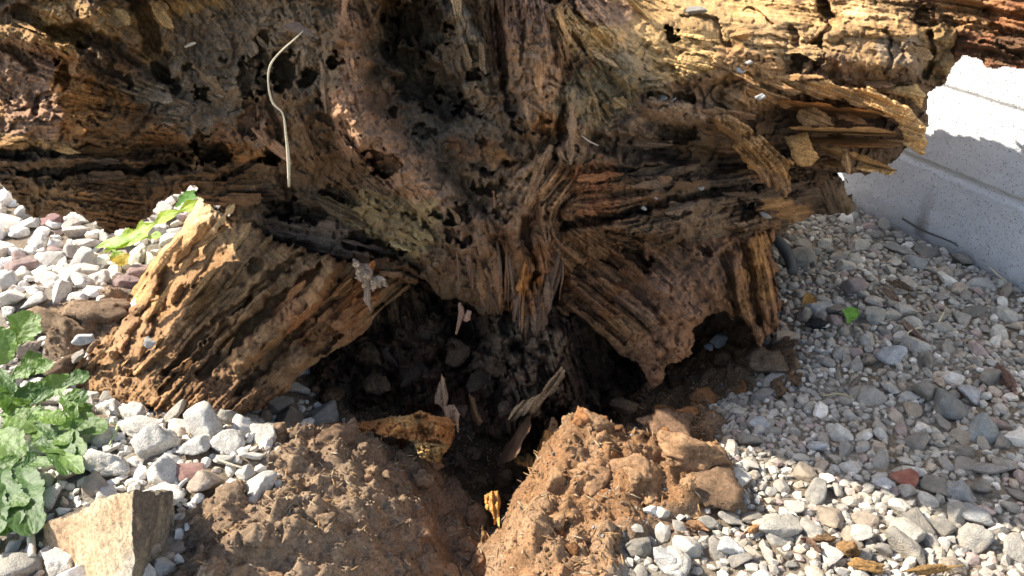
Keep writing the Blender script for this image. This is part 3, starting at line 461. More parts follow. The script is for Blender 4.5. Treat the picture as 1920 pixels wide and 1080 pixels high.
strip('shred', [(662, 485, 1.44, 8), (680, 505, 1.425, 13), (690, 522, 1.42, 11), (693, 535, 1.42, 9), (690, 545, 1.42, 6), (692, 565, 1.42, 7), (697, 586, 1.42, 2)], M_WOOD, TREE, (.43, .31, .22), seed=5, flat=.5, ns=40, nr=10, groove=.35, rag=.9, bundle=5)
strip('shred', [(698, 530, 1.42, 10), (715, 525, 1.42, 12), (726, 535, 1.42, 4)], M_WOOD, TREE, (.4, .3, .22), seed=6, flat=.6, ns=20, nr=10, groove=.35, rag=.7, bundle=5)
strip('shred', [(861, 568, 1.46, 3), (865, 585, 1.46, 6), (861, 605, 1.46, 4), (855, 627, 1.46, 2)], M_WOOD, TREE, (.4, .24, .16), seed=8, ns=30)
strip('shred', [(880, 582, 1.46, 4), (875, 597, 1.46, 6), (869, 600, 1.46, 2)], M_WOOD, TREE, (.4, .24, .16), seed=9, ns=24)
# pale frayed roots at the left edge
for k in range(16):
    a = rng.uniform(0, 6.28); x0 = rng.uniform(55, 78); y0 = rng.uniform(222, 262); L = rng.uniform(8, 22)
    strip('rootlet', [(x0, y0, 1.54, 2.2), (x0 + L * .5 * math.cos(a), y0 + L * .5 * math.sin(a) + 2, 1.53, 1.7), (x0 + L * math.cos(a), y0 + L * math.sin(a) - 2, 1.53, .8)], M_DRY, TREE, (.5, .36, .22), seed=k, ns=14, nr=6)

# ------------------------------------------------------------------ standing stump: torn wall, rotten heart
STUMP = empty('tree_stump', (-.25, 1.5, 0), 'hollow stump of the fallen tree with slanting torn wall of ridged wood beside white gravel', 'stump')
STP = [(392, 363), (400, 385), (425, 392), (432, 410), (470, 425), (540, 455), (640, 488), (730, 515), (770, 540), (720, 575), (690, 620), (620, 665), (560, 710), (500, 765), (430, 785), (330, 775), (250, 758), (160, 745), (120, 705), (150, 650), (215, 590), (250, 540), (290, 490), (340, 420), (375, 372)]
SDp = [(395, 365, 1.70), (430, 410, 1.62), (330, 430, 1.72), (250, 545, 1.66), (200, 620, 1.52), (160, 720, 1.38), (330, 560, 1.53), (420, 520, 1.53), (300, 700, 1.34), (430, 780, 1.25), (440, 650, 1.38), (520, 560, 1.48), (640, 490, 1.55), (600, 600, 1.45), (560, 700, 1.38), (740, 540, 1.6), (500, 760, 1.32)]
SB = [(360, 430, 80, 80, (.52, .38, .21)), (385, 385, 38, 46, (.66, .54, .36)), (420, 430, 50, 40, (.42, .30, .17)), (270, 530, 60, 70, (.44, .29, .14)), (370, 530, 90, 60, (.25, .165, .085)), (450, 560, 120, 80, (.25, .16, .08)), (430, 640, 120, 60, (.22, .135, .065)), (600, 600, 100, 60, (.25, .115, .045)), (660, 540, 70, 40, (.24, .11, .045)), (300, 680, 140, 70, (.27, .18, .10)), (220, 620, 60, 60, (.30, .2, .115)), (430, 740, 100, 50, (.17, .11, .065)), (510, 530, 60, 40, (.30, .2, .1)), (590, 540, 70, 25, (.3, .17, .075))]
SF = [('rib', [(625, 500), (580, 560), (520, 615), (445, 680)], 20, .05), ('rib', [(625, 505), (610, 545), (595, 575)], 12, .035), ('rib', [(590, 560), (580, 600), (572, 620)], 10, .03), ('cut', [(600, 500), (540, 550), (470, 610), (380, 700)], 12, .045), ('cut', [(560, 480), (480, 545), (400, 610), (310, 700)], 9, .035), ('rib', [(490, 520), (460, 560), (400, 620)], 16, .03), ('rib', [(500, 540), (470, 580), (440, 600)], 14, .025), ('cut', [(470, 560), (380, 660), (300, 735)], 7, .03), ('rib', [(430, 500), (350, 590), (260, 690)], 14, .015), ('cut', [(640, 540), (580, 600), (520, 660), (440, 740)], 10, .03), ('rib', [(690, 560), (620, 620), (550, 680)], 16, .02), ('rib', [(390, 375), (330, 440), (270, 530)], 34, .02), ('hole', 410, 428, 11, 8, 0, .025), ('rib', [(300, 500), (280, 560), (255, 580)], 12, .03), ('rib', [(300, 560), (275, 600), (268, 620)], 10, .02), ('rib', [(245, 600), (225, 640), (215, 660)], 12, .025), ('hole', 480, 500, 18, 12, -45, .03), ('hole', 600, 640, 40, 18, -40, .04)]
slab('stump_wall', STP, SDp, [(400, 450, -.6, .75), (250, 600, -.5, .85), (450, 600, -.72, .68), (620, 560, -.75, .65), (300, 700, -.65, .75), (560, 680, -.75, .6), (350, 520, -.65, .75)], M_WOOD, STUMP, thick=.13, edge=20, roll=.03, rag=7, base=(.25, .16, .085), blobs=SB, feats=SF, amp=dict(coarse=.003, mid=.003, fine=.002, big=.05, crumb=.009, terrace=.006, crack=.008, calm=[(350, 450, 90, 90, .55)], crumbmask=1.1, crust=[(385, 400, 60, 50, .8), (450, 600, 60, 40, .7), (340, 640, 60, 50, .6), (560, 620, 60, 40, .5), (300, 520, 60, 60, .8), (560, 540, 60, 60, .6), (250, 690, 60, 40, .7), (430, 700, 50, 40, .6), (240, 630, 50, 50, .8)]), dust=.35, dustc=(.34, .24, .15), backw=45, bvh=BV, contrast=.3)
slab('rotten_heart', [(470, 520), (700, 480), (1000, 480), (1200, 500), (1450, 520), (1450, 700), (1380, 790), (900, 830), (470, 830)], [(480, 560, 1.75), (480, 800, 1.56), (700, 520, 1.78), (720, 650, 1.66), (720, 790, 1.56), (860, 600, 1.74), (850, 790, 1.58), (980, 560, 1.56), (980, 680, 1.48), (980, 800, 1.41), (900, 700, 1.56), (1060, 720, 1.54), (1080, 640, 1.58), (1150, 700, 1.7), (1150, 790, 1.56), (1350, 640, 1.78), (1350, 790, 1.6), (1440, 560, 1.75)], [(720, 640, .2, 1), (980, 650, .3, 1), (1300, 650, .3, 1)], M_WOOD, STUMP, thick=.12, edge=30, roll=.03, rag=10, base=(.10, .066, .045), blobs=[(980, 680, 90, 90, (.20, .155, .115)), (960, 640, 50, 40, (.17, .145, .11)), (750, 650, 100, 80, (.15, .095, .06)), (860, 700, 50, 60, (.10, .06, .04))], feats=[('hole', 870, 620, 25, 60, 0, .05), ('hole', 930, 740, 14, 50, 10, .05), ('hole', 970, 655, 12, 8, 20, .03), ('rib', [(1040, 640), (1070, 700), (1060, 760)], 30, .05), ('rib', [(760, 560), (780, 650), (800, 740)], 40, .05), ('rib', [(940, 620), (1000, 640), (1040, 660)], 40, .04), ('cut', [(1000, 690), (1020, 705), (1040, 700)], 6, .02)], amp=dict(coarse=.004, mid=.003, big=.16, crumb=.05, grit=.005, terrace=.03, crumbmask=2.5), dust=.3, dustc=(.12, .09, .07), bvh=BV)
slab('stump_wall', [(1290, 690), (1400, 690), (1470, 625), (1500, 640), (1500, 720), (1420, 800), (1300, 800)], [(1300, 790, 1.52), (1400, 700, 1.56), (1480, 640, 1.53), (1480, 720, 1.43), (1400, 780, 1.4)], [(1400, 740, 1, -.5)], M_SOIL, STUMP, thick=.1, edge=26, roll=.03, rag=9, base=(.17, .12, .08), amp=dict(coarse=.004, mid=.003, big=.05, crumb=.02), dust=.4, dustc=(.2, .15, .1), bvh=BV)
shard('shard', [(1056, 690), (1064, 705), (1050, 725), (1036, 748), (1018, 765), (1010, 782), (1000, 792), (992, 775), (975, 778), (958, 796), (955, 785), (970, 762), (990, 745), (1010, 735), (1028, 712), (1046, 700)], [(1056, 690, 1.43), (1000, 750, 1.38), (960, 790, 1.36), (1000, 790, 1.36)], (-.6, .8), (.40, .30, .19), STUMP)
shard('shard', [(827, 698), (836, 715), (838, 745), (836, 762), (850, 758), (861, 778), (862, 815), (846, 812), (832, 785), (828, 765), (814, 758), (818, 730)], [(827, 698, 1.43), (830, 750, 1.40), (855, 815, 1.33), (840, 790, 1.35)], (.15, 1), (.32, .23, .16), STUMP)
shard('shard', [(985, 770), (1002, 778), (990, 810), (975, 845), (950, 868), (932, 862), (950, 830), (970, 800)], [(990, 770, 1.40), (940, 860, 1.34), (970, 810, 1.36)], (-.5, .8), (.12, .08, .055), STUMP)
shard('shard', [(1036, 780), (1048, 790), (1044, 815), (1046, 838), (1026, 838), (1022, 815), (1030, 795)], [(1036, 780, 1.36), (1046, 838, 1.31), (1026, 838, 1.31)], (0, 1), (.40, .25, .15), STUMP)
shard('shard', [(880, 740), (895, 755), (905, 790), (890, 805), (878, 775)], [(880, 740, 1.46), (895, 800, 1.40), (880, 775, 1.43)], (.3, 1), (.22, .13, .07), STUMP)
for nm, lab, P_, Y_, d_, c_, kw in (
    ('wood_chunk', 'rusty orange rotten wood chunk on the left rim of the pit', [(650, 798), (700, 785), (735, 772), (790, 775), (835, 780), (858, 800), (860, 830), (845, 850), (830, 868), (800, 872), (782, 850), (770, 828), (735, 822), (700, 812), (668, 808)], [(660, 800, 1.30), (740, 775, 1.34), (850, 795, 1.31), (800, 870, 1.20), (770, 815, 1.24), (850, 845, 1.23)], (1, .15), (.52, .27, .10), dict(rag=8, thick=.06, crumb=.03, edge=30, coarse=.002, roll=.03, cmask=2.2, crust=[(760, 820, 300, 200, 1)], blobs=[(800, 845, 40, 30, (.42, .31, .14)), (740, 785, 50, 14, (.48, .32, .14))])),
    ('wood_splinter', 'orange splintered wood standing on the right wall of the trench', [(998, 852), (1008, 830), (1018, 812), (1030, 800), (1040, 815), (1038, 850), (1046, 908), (1036, 895), (1030, 928), (1022, 922), (1018, 895), (1000, 882), (985, 878), (968, 872), (962, 858), (980, 862)], [(1030, 800, 1.30), (970, 865, 1.29), (1030, 925, 1.20), (1000, 860, 1.25), (1045, 900, 1.21)], (.1, 1), (.50, .29, .10), dict(rag=5, thick=.03, crumb=.003, edge=18, coarse=.008)),
    ('wood_splinter', 'bright orange wood stub standing in the trench', [(908, 930), (920, 922), (936, 919), (942, 940), (938, 965), (936, 990), (926, 985), (920, 960), (910, 955)], [(925, 920, 1.13), (930, 985, 1.07), (910, 950, 1.1)], (.05, 1), (.54, .31, .10), dict(rag=3, thick=.03, crumb=.002, edge=14, coarse=.006)),
    ('wood_splinter', 'short brown splinter standing beside the white pointed stone', [(1358, 966), (1372, 960), (1388, 990), (1396, 1035), (1380, 1038), (1364, 1005)], [(1365, 962, 1.06), (1390, 1035, .99), (1370, 1000, 1.02)], (.3, 1), (.34, .22, .10), dict(rag=3, thick=.02, crumb=.002, edge=12, coarse=.006)),
    ('wood_splinter', 'reddish bark shard below the large pale stone', [(1460, 1008), (1490, 1005), (1500, 1040), (1520, 1085), (1490, 1085), (1470, 1050)], [(1465, 1008, .99), (1500, 1080, .93), (1475, 1050, .95)], (.35, 1), (.33, .18, .11), dict(rag=4, thick=.02, crumb=.002, edge=14, coarse=.007))):
    tag(shard(nm, P_, Y_, d_, c_, None, **kw), lab, 'wood' if nm == 'wood_chunk' else 'splinter')

# lifted flakes on the rotten faces, strands in the hollow
def tree_of(objs):
    V = []; F = []; off = 0
    for v, f in objs: V.append(v); F.append(f + off); off += len(v)
    return BVHTree.FromPolygons(np.concatenate(V).tolist(), np.concatenate(F).tolist())
FACE = tree_of(BV)
def hitY(px, py):
    a, y, z = ray(px, py); h = FACE.ray_cast(Vector((0, 0, 1)), Vector((float(a), float(y), float(z))).normalized()); return h[0].y if h[0] is not None else None
def flake(parent, px, py, th, L, Wd, col, lift, r, name='flake'):
    ux, uy = math.cos(th), math.sin(th); nx, ny = -uy, ux; top = []; bot = []; n = 6
    for i in range(n + 1):
        t = i / n * 2 - 1; e = (1 - t * t) ** .5 * .75 + .25
        top.append((t * L, Wd * e * r.uniform(.35, 1.1))); bot.append((t * L, -Wd * e * r.uniform(.35, 1.1)))
    P_ = [(px + a * ux + b * nx, py + a * uy + b * ny) for a, b in top + bot[::-1]]
    ys = [hitY(px + a * ux + b * nx, py + a * uy + b * ny) for a, b in ((0, 0), (-L * .7, 0), (L * .7, 0))]
    if None in ys or max(ys) - min(ys) > .09: return
    y0 = ys[0]; yb = min(ys) - .002
    dep = [(px - L * ux, py - L * uy, yb + .008), (px, py, yb - lift * .4), (px + L * ux, py + L * uy, yb - lift), (px + Wd * nx, py + Wd * ny, yb - lift * .5 + .002), (px - Wd * nx, py - Wd * ny, yb + .006)]
    slab(name, P_, dep, [(px, py, ux, uy), (px + 1, py + 1, ux, uy)], M_WOOD, parent, step=1.7, thick=.006, edge=8, roll=.005, rag=3.2, base=col, amp=dict(coarse=.003, mid=.003, fine=.0015, big=.012, crumb=.003, grit=.001, terrace=.003, crack=.004, crumbmask=.7), dust=.2, backw=8)
fr = random.Random(12)
def local(px, py, base, blobs):
    c = blobs_color(np.array([[float(px)]]), np.array([[float(py)]]), base, blobs)[0, 0]; j = fr.uniform(.85, 1.3); return tuple(np.clip(c * j, .02, .8))
def scatter(n, parent, poly, dirs, base, blobs, margin, Lr, Wr, lift):
    xs = [p[0] for p in poly]; ys = [max(p[1], 5) for p in poly]; k = 0; tries = 0
    while k < n and tries < n * 8:
        tries += 1; px = fr.uniform(max(min(xs), 5), min(max(xs), 1915)); py = fr.uniform(min(ys), max(ys))
        if float(poly_sd(np.array([px]), np.array([py]), poly)[0]) < margin: continue
        th = float(flow(dirs, np.array([px]), np.array([py]))[0]); th += fr.gauss(0, .15) + (math.pi if fr.random() < .5 else 0)
        flake(parent, px, py, th, fr.uniform(*Lr), fr.uniform(*Wr), local(px, py, base, blobs), fr.uniform(*lift), fr); k += 1
scatter(96, TREE, POLY, DIRS, BROWN, B, 18, (16, 62), (5, 17), (.006, .03))
scatter(34, STUMP, STP, [(400, 450, -.6, .75), (250, 600, -.5, .85), (450, 600, -.72, .68), (620, 560, -.75, .65), (300, 700, -.65, .75)], (.25, .16, .085), SB, 14, (18, 60), (4, 11), (.004, .016))
for k in range(26):
    a = fr.uniform(560, 1380); b = fr.uniform(540, 690); L = fr.uniform(35, 120); y = hitY(a, b)
    if y is None or y < 1.57: continue
    strip('strand', [(a, b, y + .004, 2), (a + fr.uniform(-8, 8), b + L * .4, y - .004, fr.uniform(3, 7)), (a + fr.uniform(-16, 16), b + L * .8, y - .006, fr.uniform(2, 6)), (a + fr.uniform(-22, 22), b + L, y + .004, 1)], M_WOOD, STUMP, fr.choice([(.18, .12, .075), (.14, .095, .065), (.22, .14, .08), (.2, .16, .12)]), seed=k, flat=.7, ns=36, nr=9, groove=.45, rag=.6, bundle=3)
# ------------------------------------------------------------------ stones
def ico(sub):
    bm = bmesh.new(); bmesh.ops.create_icosphere(bm, subdivisions=sub, radius=1)
    v = np.array([q.co[:] for q in bm.verts]); f = np.array([[q.index for q in p.verts] for p in bm.faces]); bm.free(); return v, f
ICO = {k: ico(k) for k in (1, 2, 3, 4)}
def rock(seed, sub, planes=13, hard=14, rough=.05, squash=(1, .8, .62)):
    r = np.random.RandomState(seed); v, f = ICO[sub]
    n = r.normal(size=(planes, 3)); n /= np.linalg.norm(n, axis=1, keepdims=True); d = r.uniform(.5, 1.0, planes)
    q = np.clip(v @ n.T, 0.02, None) / d; rad = (np.sum(q ** hard, 1)) ** (-1.0 / hard); rad = np.minimum(rad, 1.35)
    p = v * rad[:, None]
    k = fbm(p[:, 0] * 2.2 + p[:, 2] * 1.3 + seed, p[:, 1] * 2.2 - p[:, 2] * 1.7, seed % 9, 3) - .5
    k2 = fbm(p[:, 0] * 7 + p[:, 2] * 5 + seed, p[:, 1] * 7 - p[:, 2] * 6, (seed + 4) % 9, 2) - .5
    p = p * (1 + rough * 2.4 * k + rough * 1.0 * k2)[:, None] * np.array(squash); p -= p.mean(0)
    return p / np.abs(p).max(), f
BIG = [rock(100 + k, 4, planes=8 + k % 7, hard=18 + 14 * (k % 5), rough=.07 + .03 * (k % 3), squash=(1, .66 + .3 * ((k * 7) % 10) / 10, .45 + .35 * ((k * 3) % 10) / 10)) for k in range(26)]
SML = [rock(300 + k, 2, planes=9 + k % 5, hard=22 + 10 * (k % 3), rough=.07, squash=(1, .7 + .05 * (k % 6), .5 + .06 * (k % 5))) for k in range(14)]
TIN = [rock(500 + k, 1, planes=8, hard=30, rough=.1, squash=(1, .7 + .05 * (k % 6), .55 + .06 * (k % 5))) for k in range(10)]
BIGM = []
for k, (v, f) in enumerate(BIG):
    o = mesh_obj('gravel_stone', v, [f], M_STONE, smooth=True); BIGM.append(o.data); bpy.data.objects.remove(o)
def onground(px_, py_):
    Yv = 1.5
    for _ in range(30):
        p = pt(px_, py_, Yv); h = float(ground_h(np.array([p[0]]), np.array([p[1]]), False)[0]); x_, y_, z_ = ray(px_, py_); Yv = .5 * Yv + .5 * float((h + .012 - 1) / z_ * y_)
    return Yv
def clampY(px_, py_, Y_, lift=.006):
    return min(Y_, onground(px_, py_) - lift) if py_ > 540 else Y_
rs = np.random.RandomState(21); R1 = random.Random(21)
def zone(x, y, px, py):
    if px < 430 and py < 640 and y > 1.52: return 'back'
    if px < 640 and y > .5 and x < 0: return 'heap'
    return 'right'
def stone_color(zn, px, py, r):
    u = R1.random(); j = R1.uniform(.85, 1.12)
    if zn == 'back': c = (.86, .80, .70) if u < .75 else (.64, .56, .48) if u < .93 else (.46, .33, .29)  # back bed whitened further so the colour carries its overexposed sunlight
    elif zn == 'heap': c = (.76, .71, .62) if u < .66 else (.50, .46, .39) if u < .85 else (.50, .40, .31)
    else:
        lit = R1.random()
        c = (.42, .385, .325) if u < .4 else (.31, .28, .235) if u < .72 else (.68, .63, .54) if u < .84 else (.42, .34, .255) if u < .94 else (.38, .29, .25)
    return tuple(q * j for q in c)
cands = []; grid = {}; CELL = .03
def free(x, y, r):
    i, j = int(x // CELL), int(y // CELL); R = 3
    for a in range(i - R, i + R + 1):
        for b in range(j - R, j + R + 1):
            for (qx, qy, qr) in grid.get((a, b), ()):
                if (qx - x) ** 2 + (qy - y) ** 2 < (.72 * (qr + r)) ** 2: return False
    return True
def put(x, y, r): grid.setdefault((int(x // CELL), int(y // CELL)), []).append((x, y, r))
def allowed(x, y, sm, px, py):
    wd = (x - WB[0]) * WN[0] + (y - WB[1]) * WN[1]
    return wd > .012
passes = [(5000, .029, .042), (9000, .020, .030), (20000, .012, .019), (60000, .0055, .0105), (16000, .006, .0109)]
for n, r0, r1 in passes:
    xs = rs.uniform(-2.1, 1.75, n); ys = rs.uniform(.66, 3.3, n) if r1 > .012 else rs.uniform(.66, 2.6, n)
    if r1 < .012: xs = np.where(rs.rand(n) < .72, rs.uniform(.2, 1.6, n), xs)
    if n == 16000: xs = rs.uniform(-1.05, -.1, n); ys = rs.uniform(.68, 1.5, n)
    zz = smooth_h(xs, ys); smk = soil_mask(xs, ys, zz); px, py, dd = proj(np.stack([xs, ys, zz], -1))
    for x, y, sm_, a, b in zip(xs, ys, smk, px, py):
        r = R1.uniform(r0, r1); zn = zone(x, y, a, b)
        if r > .02 and zn == 'right': r *= .8
        if not allowed(x, y, sm_, a, b): continue
        if sm_ > -8 and not (sm_ < 14 and R1.random() < .25): continue
        if zn == 'right':
            lone = R1.random(); near_edge = a > 1700 or b > 930
            if r > .03 and lone > .05: continue
            if .02 < r <= .03 and lone > (.4 if near_edge else .14): continue
            if .012 <= r <= .02 and lone > .28: continue
        elif r < .011 and zn == 'back' and R1.random() < .6: continue
        elif r < .011 and x < -1.2: continue
        if x < -1.35 and r < .02: continue
        if free(x, y, r): put(x, y, r); cands.append((x, y, r, zn))
xs = np.array([c[0] for c in cands]); ys = np.array([c[1] for c in cands]); rr = np.array([c[2] for c in cands])
zs = ground_h(xs, ys) + rr * .22
P3 = np.stack([xs, ys, zs], -1); px, py, dd = proj(P3)
vv = []; ff = []; off = 0
for v, f in BV: vv.append(v); ff.append(f[::3] + off); off += len(v)
bvh = BVHTree.FromPolygons(np.concatenate(vv).tolist(), np.concatenate(ff).tolist())
def seen(p):
    o = Vector((0, 0, 1)); d = Vector(p) - o; L = d.length; d.normalize()
    return bvh.ray_cast(o, d, L - .01)[0] is None
order = np.argsort(-(rr / dd)); inf = (px > 5) & (px < 1915) & (py > 5) & (py < 1075)
hero = []
for k in order:
    if len(hero) >= 272: break
    if inf[k] and seen(P3[k]): hero.append(k)
hs = set(hero)
ZTXT = {'back': 'in the bright gravel bed behind the torn stump wall', 'heap': 'in the gravel heap in front of the stump wall near the leafy weed', 'right': 'in the gravel between the roots and the white block wall'}
def tone(c):
    l = sum(c) / 3; wm = c[0] - c[2]
    if wm > .125: return 'brownish'
    return 'chalk white' if l > .56 else 'pale grey' if l > .44 else 'mid grey' if l > .35 else 'dark grey'
def add_stone(p, r, c, k, label, group, rot=None, var=None, name='gravel_stone', cat='stone', sq=1.0):
    o = bpy.data.objects.new(name, BIGM[(k * 7) % len(BIGM) if var is None else var]); COL.objects.link(o)
    o.location = p; o.scale = (r * R1.uniform(1.0, 1.3), r * R1.uniform(.9, 1.15), r * R1.uniform(.85, 1.1) * sq)
    o.rotation_euler = rot or (R1.uniform(-.5, .5), R1.uniform(-.5, .5), R1.uniform(0, 6.28)); o.color = (*c, 1)
    return tag(o, label, cat, group)
def where(a, b, zn):
    if zn == 'back': return 'beside the yellow-green sprout behind the torn stump wall' if a > 170 else 'in the sunlit bed under the log end left of the stump'
    if zn == 'heap':
        if b > 960: return 'at the foot of the tan block beside the pale dry stick'
        return 'against the leafy weed left of the soil bank' if a < 230 else 'in the heap piled between tan block and stump wall'
    if b > 930 and a > 1380: return 'in the sunlit gravel in front of the shadow edge'
    if b < 560: return 'in the shaded gravel along the foot of the block wall'
    if a < 1560: return 'in the shaded gravel beside the right root'
    return 'in the shaded gravel before the wall' if b < 760 else 'in the shaded gravel near the red chip'
for k in hero:
    x, y, r, zn = cands[k]; c = stone_color(zn, px[k], py[k], r); size = 'large' if r > .032 else 'medium' if r > .022 else 'small'
    lab = f"{size} {tone(c)} stone {where(px[k], py[k], zn)}"
    add_stone(P3[k], r, c, int(k), lab, lab.replace(' stone ', ' stones '))
def merged(name, items, mat, label, cat):
    """items: (variant list, index array, pos, radius, colour)"""
    V = []; F = []; Cc = []; Sm = []; off = 0
    for lib, idx, pos, rad, col in items:
        idx = np.asarray(idx)
        for k in range(len(lib)):
            m = idx == k
            if not m.any(): continue
            v, f = lib[k]; n = int(m.sum()); a = rs.uniform(-.6, .6, n); b = rs.uniform(-.6, .6, n); c = rs.uniform(0, 6.28, n)
            ca, sa, cb, sb, cc, sc = np.cos(a), np.sin(a), np.cos(b), np.sin(b), np.cos(c), np.sin(c); z = np.zeros(n); o = np.ones(n)
            Rx = np.stack([o, z, z, z, ca, -sa, z, sa, ca], -1).reshape(n, 3, 3); Ry = np.stack([cb, z, sb, z, o, z, -sb, z, cb], -1).reshape(n, 3, 3); Rz = np.stack([cc, -sc, z, sc, cc, z, z, z, o], -1).reshape(n, 3, 3)
            M = Rz @ Ry @ Rx; w_ = np.einsum('nij,vj->nvi', M, v) * rad[m][:, None, None] + pos[m][:, None, :]
            V.append(w_.reshape(-1, 3)); F.append((f[None] + (np.arange(n) * len(v))[:, None, None] + off).reshape(-1, f.shape[1])); off += n * len(v); Sm.append(np.full(n * len(f), len(v) > 100))
            Cc.append(np.repeat(col[m], len(v), 0))
    o = mesh_obj(name, np.concatenate(V), [np.concatenate(F)], mat, None, np.concatenate(Cc), np.concatenate(Sm))
    tag(o, label, cat, None, 'stuff'); return o
rest = np.array([k for k in range(len(cands)) if k not in hs])
colr = np.array([stone_color(cands[k][3], px[k], py[k], rr[k]) for k in rest]); mid = rr[rest] > .0118
merged('gravel', [(SML, rs.randint(0, len(SML), mid.sum()), P3[rest][mid], rr[rest][mid] * 1.15, colr[mid]), (TIN, rs.randint(0, len(TIN), (~mid).sum()), P3[rest][~mid], rr[rest][~mid] * 1.2, colr[~mid])], M_PEB, 'pale grey and white gravel spread round the stump and along the wall', 'gravel')

# ------------------------------------------------------------------ loose soil, clods, wood crumbs
n = 42000; xs = rs.uniform(-1.05, .75, n); ys = rs.uniform(.72, 1.75, n); zz = smooth_h(xs, ys); sm_ = soil_mask(xs, ys, zz)
r = .001 + .0042 * rs.rand(n) ** 5; ok = (sm_ > 0) | ((sm_ > -40) & (rs.rand(n) < .15)); xs, ys, r = xs[ok], ys[ok], r[ok]
ps = np.stack([xs, ys, ground_h(xs, ys) + r * .3], -1)
cb = np.array((.38, .23, .125)) * rs.uniform(.6, 1.35, (len(xs), 1)); org = rs.rand(len(xs)) < .12; cb[org] = np.array((.42, .24, .10)) * rs.uniform(.7, 1.2, (org.sum(), 1)); gry = rs.rand(len(xs)) < .05; cb[gry] = np.array((.45, .42, .36)) * rs.uniform(.8, 1.1, (gry.sum(), 1))
def clod_mesh(seed, crumb=.12):
    v, f = ICO[4]; v0, _ = rock(seed, 4, planes=10, hard=7, rough=.14, squash=(1, .85, .7))
    def tri(f_, e, o): return (fbm(v0[:, 0] * f_ + e, v0[:, 1] * f_, e % 9, o) + fbm(v0[:, 1] * f_ + e, v0[:, 2] * f_, (e + 2) % 9, o) + fbm(v0[:, 2] * f_ + e, v0[:, 0] * f_, (e + 5) % 9, o)) / 3 - .5
    k = tri(2.6, seed, 4) * 3.2; k2 = tri(8.0, seed + 3, 3) * 3.0
    return v0 * (1 + crumb * k + crumb * .6 * k2)[:, None], f, k
CL = [clod_mesh(60 + q, .3)[:2] for q in range(8)]
nc = 420; cx2 = rs.uniform(-.6, .6, nc); cy2 = rs.uniform(.75, 1.7, nc); smc = soil_mask(cx2, cy2, smooth_h(cx2, cy2)); okc = smc > 4; cx2, cy2 = cx2[okc], cy2[okc]; rc = .008 + .026 * rs.rand(len(cx2)) ** 2.5
pc = np.stack([cx2, cy2, ground_h(cx2, cy2) - rc * .1], -1); ccl = np.array((.40, .235, .12)) * rs.uniform(.55, 1.25, (len(cx2), 1)) * np.array((1, 1, 1)) ; rd = rs.rand(len(cx2)) < .3; ccl[rd] = ccl[rd] * np.array((1.0, .78, .6))
lf = np.clip((.02 - cx2) / .14, 0, 1)[:, None] * .6; ccl = ccl * (1 - lf) + np.array((.33, .245, .165)) * lf * rs.uniform(.7, 1.2, (len(cx2), 1))
lf = np.clip((.02 - xs) / .14, 0, 1)[:, None] * .6; cb = cb * (1 - lf) + np.array((.34, .25, .17)) * lf
merged('loose_soil', [(TIN, rs.randint(0, len(TIN), len(xs)), ps, r, cb), (CL, rs.randint(0, 8, len(cx2)), pc, rc, ccl)], M_SOIL, 'loose brown crumbly soil spilled round the stump pit', 'soil')
def clod(name, px_, py_, Y_, size, color, seed, label, cat, squash=(1, 1, 1), rz=0.0, crumb=.30, fibre=0, tilt=0.0):
    v, f, k = clod_mesh(seed, crumb)
    if fibre:
        s = fbm(v[:, 1] * 9 + seed, v[:, 2] * 9 + v[:, 0] * .6, seed % 9, 3) - .5; v = v * (1 + fibre * s)[:, None]; k = k + s * 1.5
    v = v * np.array(squash) * size; M = Matrix.Rotation(rz, 3, 'Z') @ Matrix.Rotation(tilt, 3, 'Y'); v = v @ np.array(M).T
    p = pt(px_, py_, clampY(px_, py_, Y_, 0)); c = np.array(color) * (1 + .7 * np.clip(k, -.5, .5))[:, None]
    o = mesh_obj(name, v, [f], M_SOIL if not fibre else M_WOOD, None, c); o.location = p.tolist(); return tag(o, label, cat)
S1 = (.38, .22, .115)
for a in [('soil_clod', 1215, 788, 1.27, .022, (.33, .21, .12), 1, 'small round tan soil clod perched on the rim of the pit', 'clod'),
          ('soil_clod', 1260, 800, 1.24, .045, (.26, .155, .09), 2, 'reddish crumbly soil clod at the top of the right soil mound', 'clod'),
          ('soil_clod', 1300, 850, 1.18, .05, S1, 3, 'big soil clod on the right soil mound above its flat brown neighbour', 'clod'),
          ('soil_clod', 1350, 905, 1.11, .055, (.21, .13, .075), 4, 'largest flat brown soil clod beside the gravel right of the mound', 'clod'),
          ('soil_clod', 1130, 830, 1.22, .06, (.24, .13, .075), 5, 'dark red soil lump right of the splintered orange wood', 'clod'),
          ('soil_clod', 1200, 880, 1.16, .045, S1, 6, 'crumbly soil clod in the middle of the right mound', 'clod'),
          ('soil_clod', 1120, 900, 1.14, .04, S1, 7, 'soil clod just below the dark red lump', 'clod'),
          ('soil_clod', 620, 830, 1.2, .05, (.24, .15, .09), 10, 'soil clod on the left bank under the rusty wood chunk', 'clod'),
          ('soil_clod', 110, 610, 1.52, .06, (.29, .2, .12), 12, 'bank of dry soil behind the weed, left of the stump wall', 'clod'),
          ('soil_clod', 190, 580, 1.62, .07, (.31, .21, .13), 13, 'crumbled soil lump against the lower edge of the stump wall', 'clod'),
          ('soil_clod', 120, 690, 1.4, .045, (.24, .16, .1), 14, 'brown clod beside the upper leaves of the weed', 'clod'),
          ('soil_clod', 1440, 680, 1.5, .05, (.2, .14, .09), 15, 'dark soil lump at the shaded edge beside the right root', 'clod')]: clod(*a, squash=(1.2, 1, .8), rz=a[6])
clod('wood_chunk', 1590, 1032, .93, .026, (.24, .14, .06), 23, 'upright dark brown bark lump in the sunlit gravel', 'wood', squash=(.8, .7, 1.3), crumb=.5, fibre=.4)
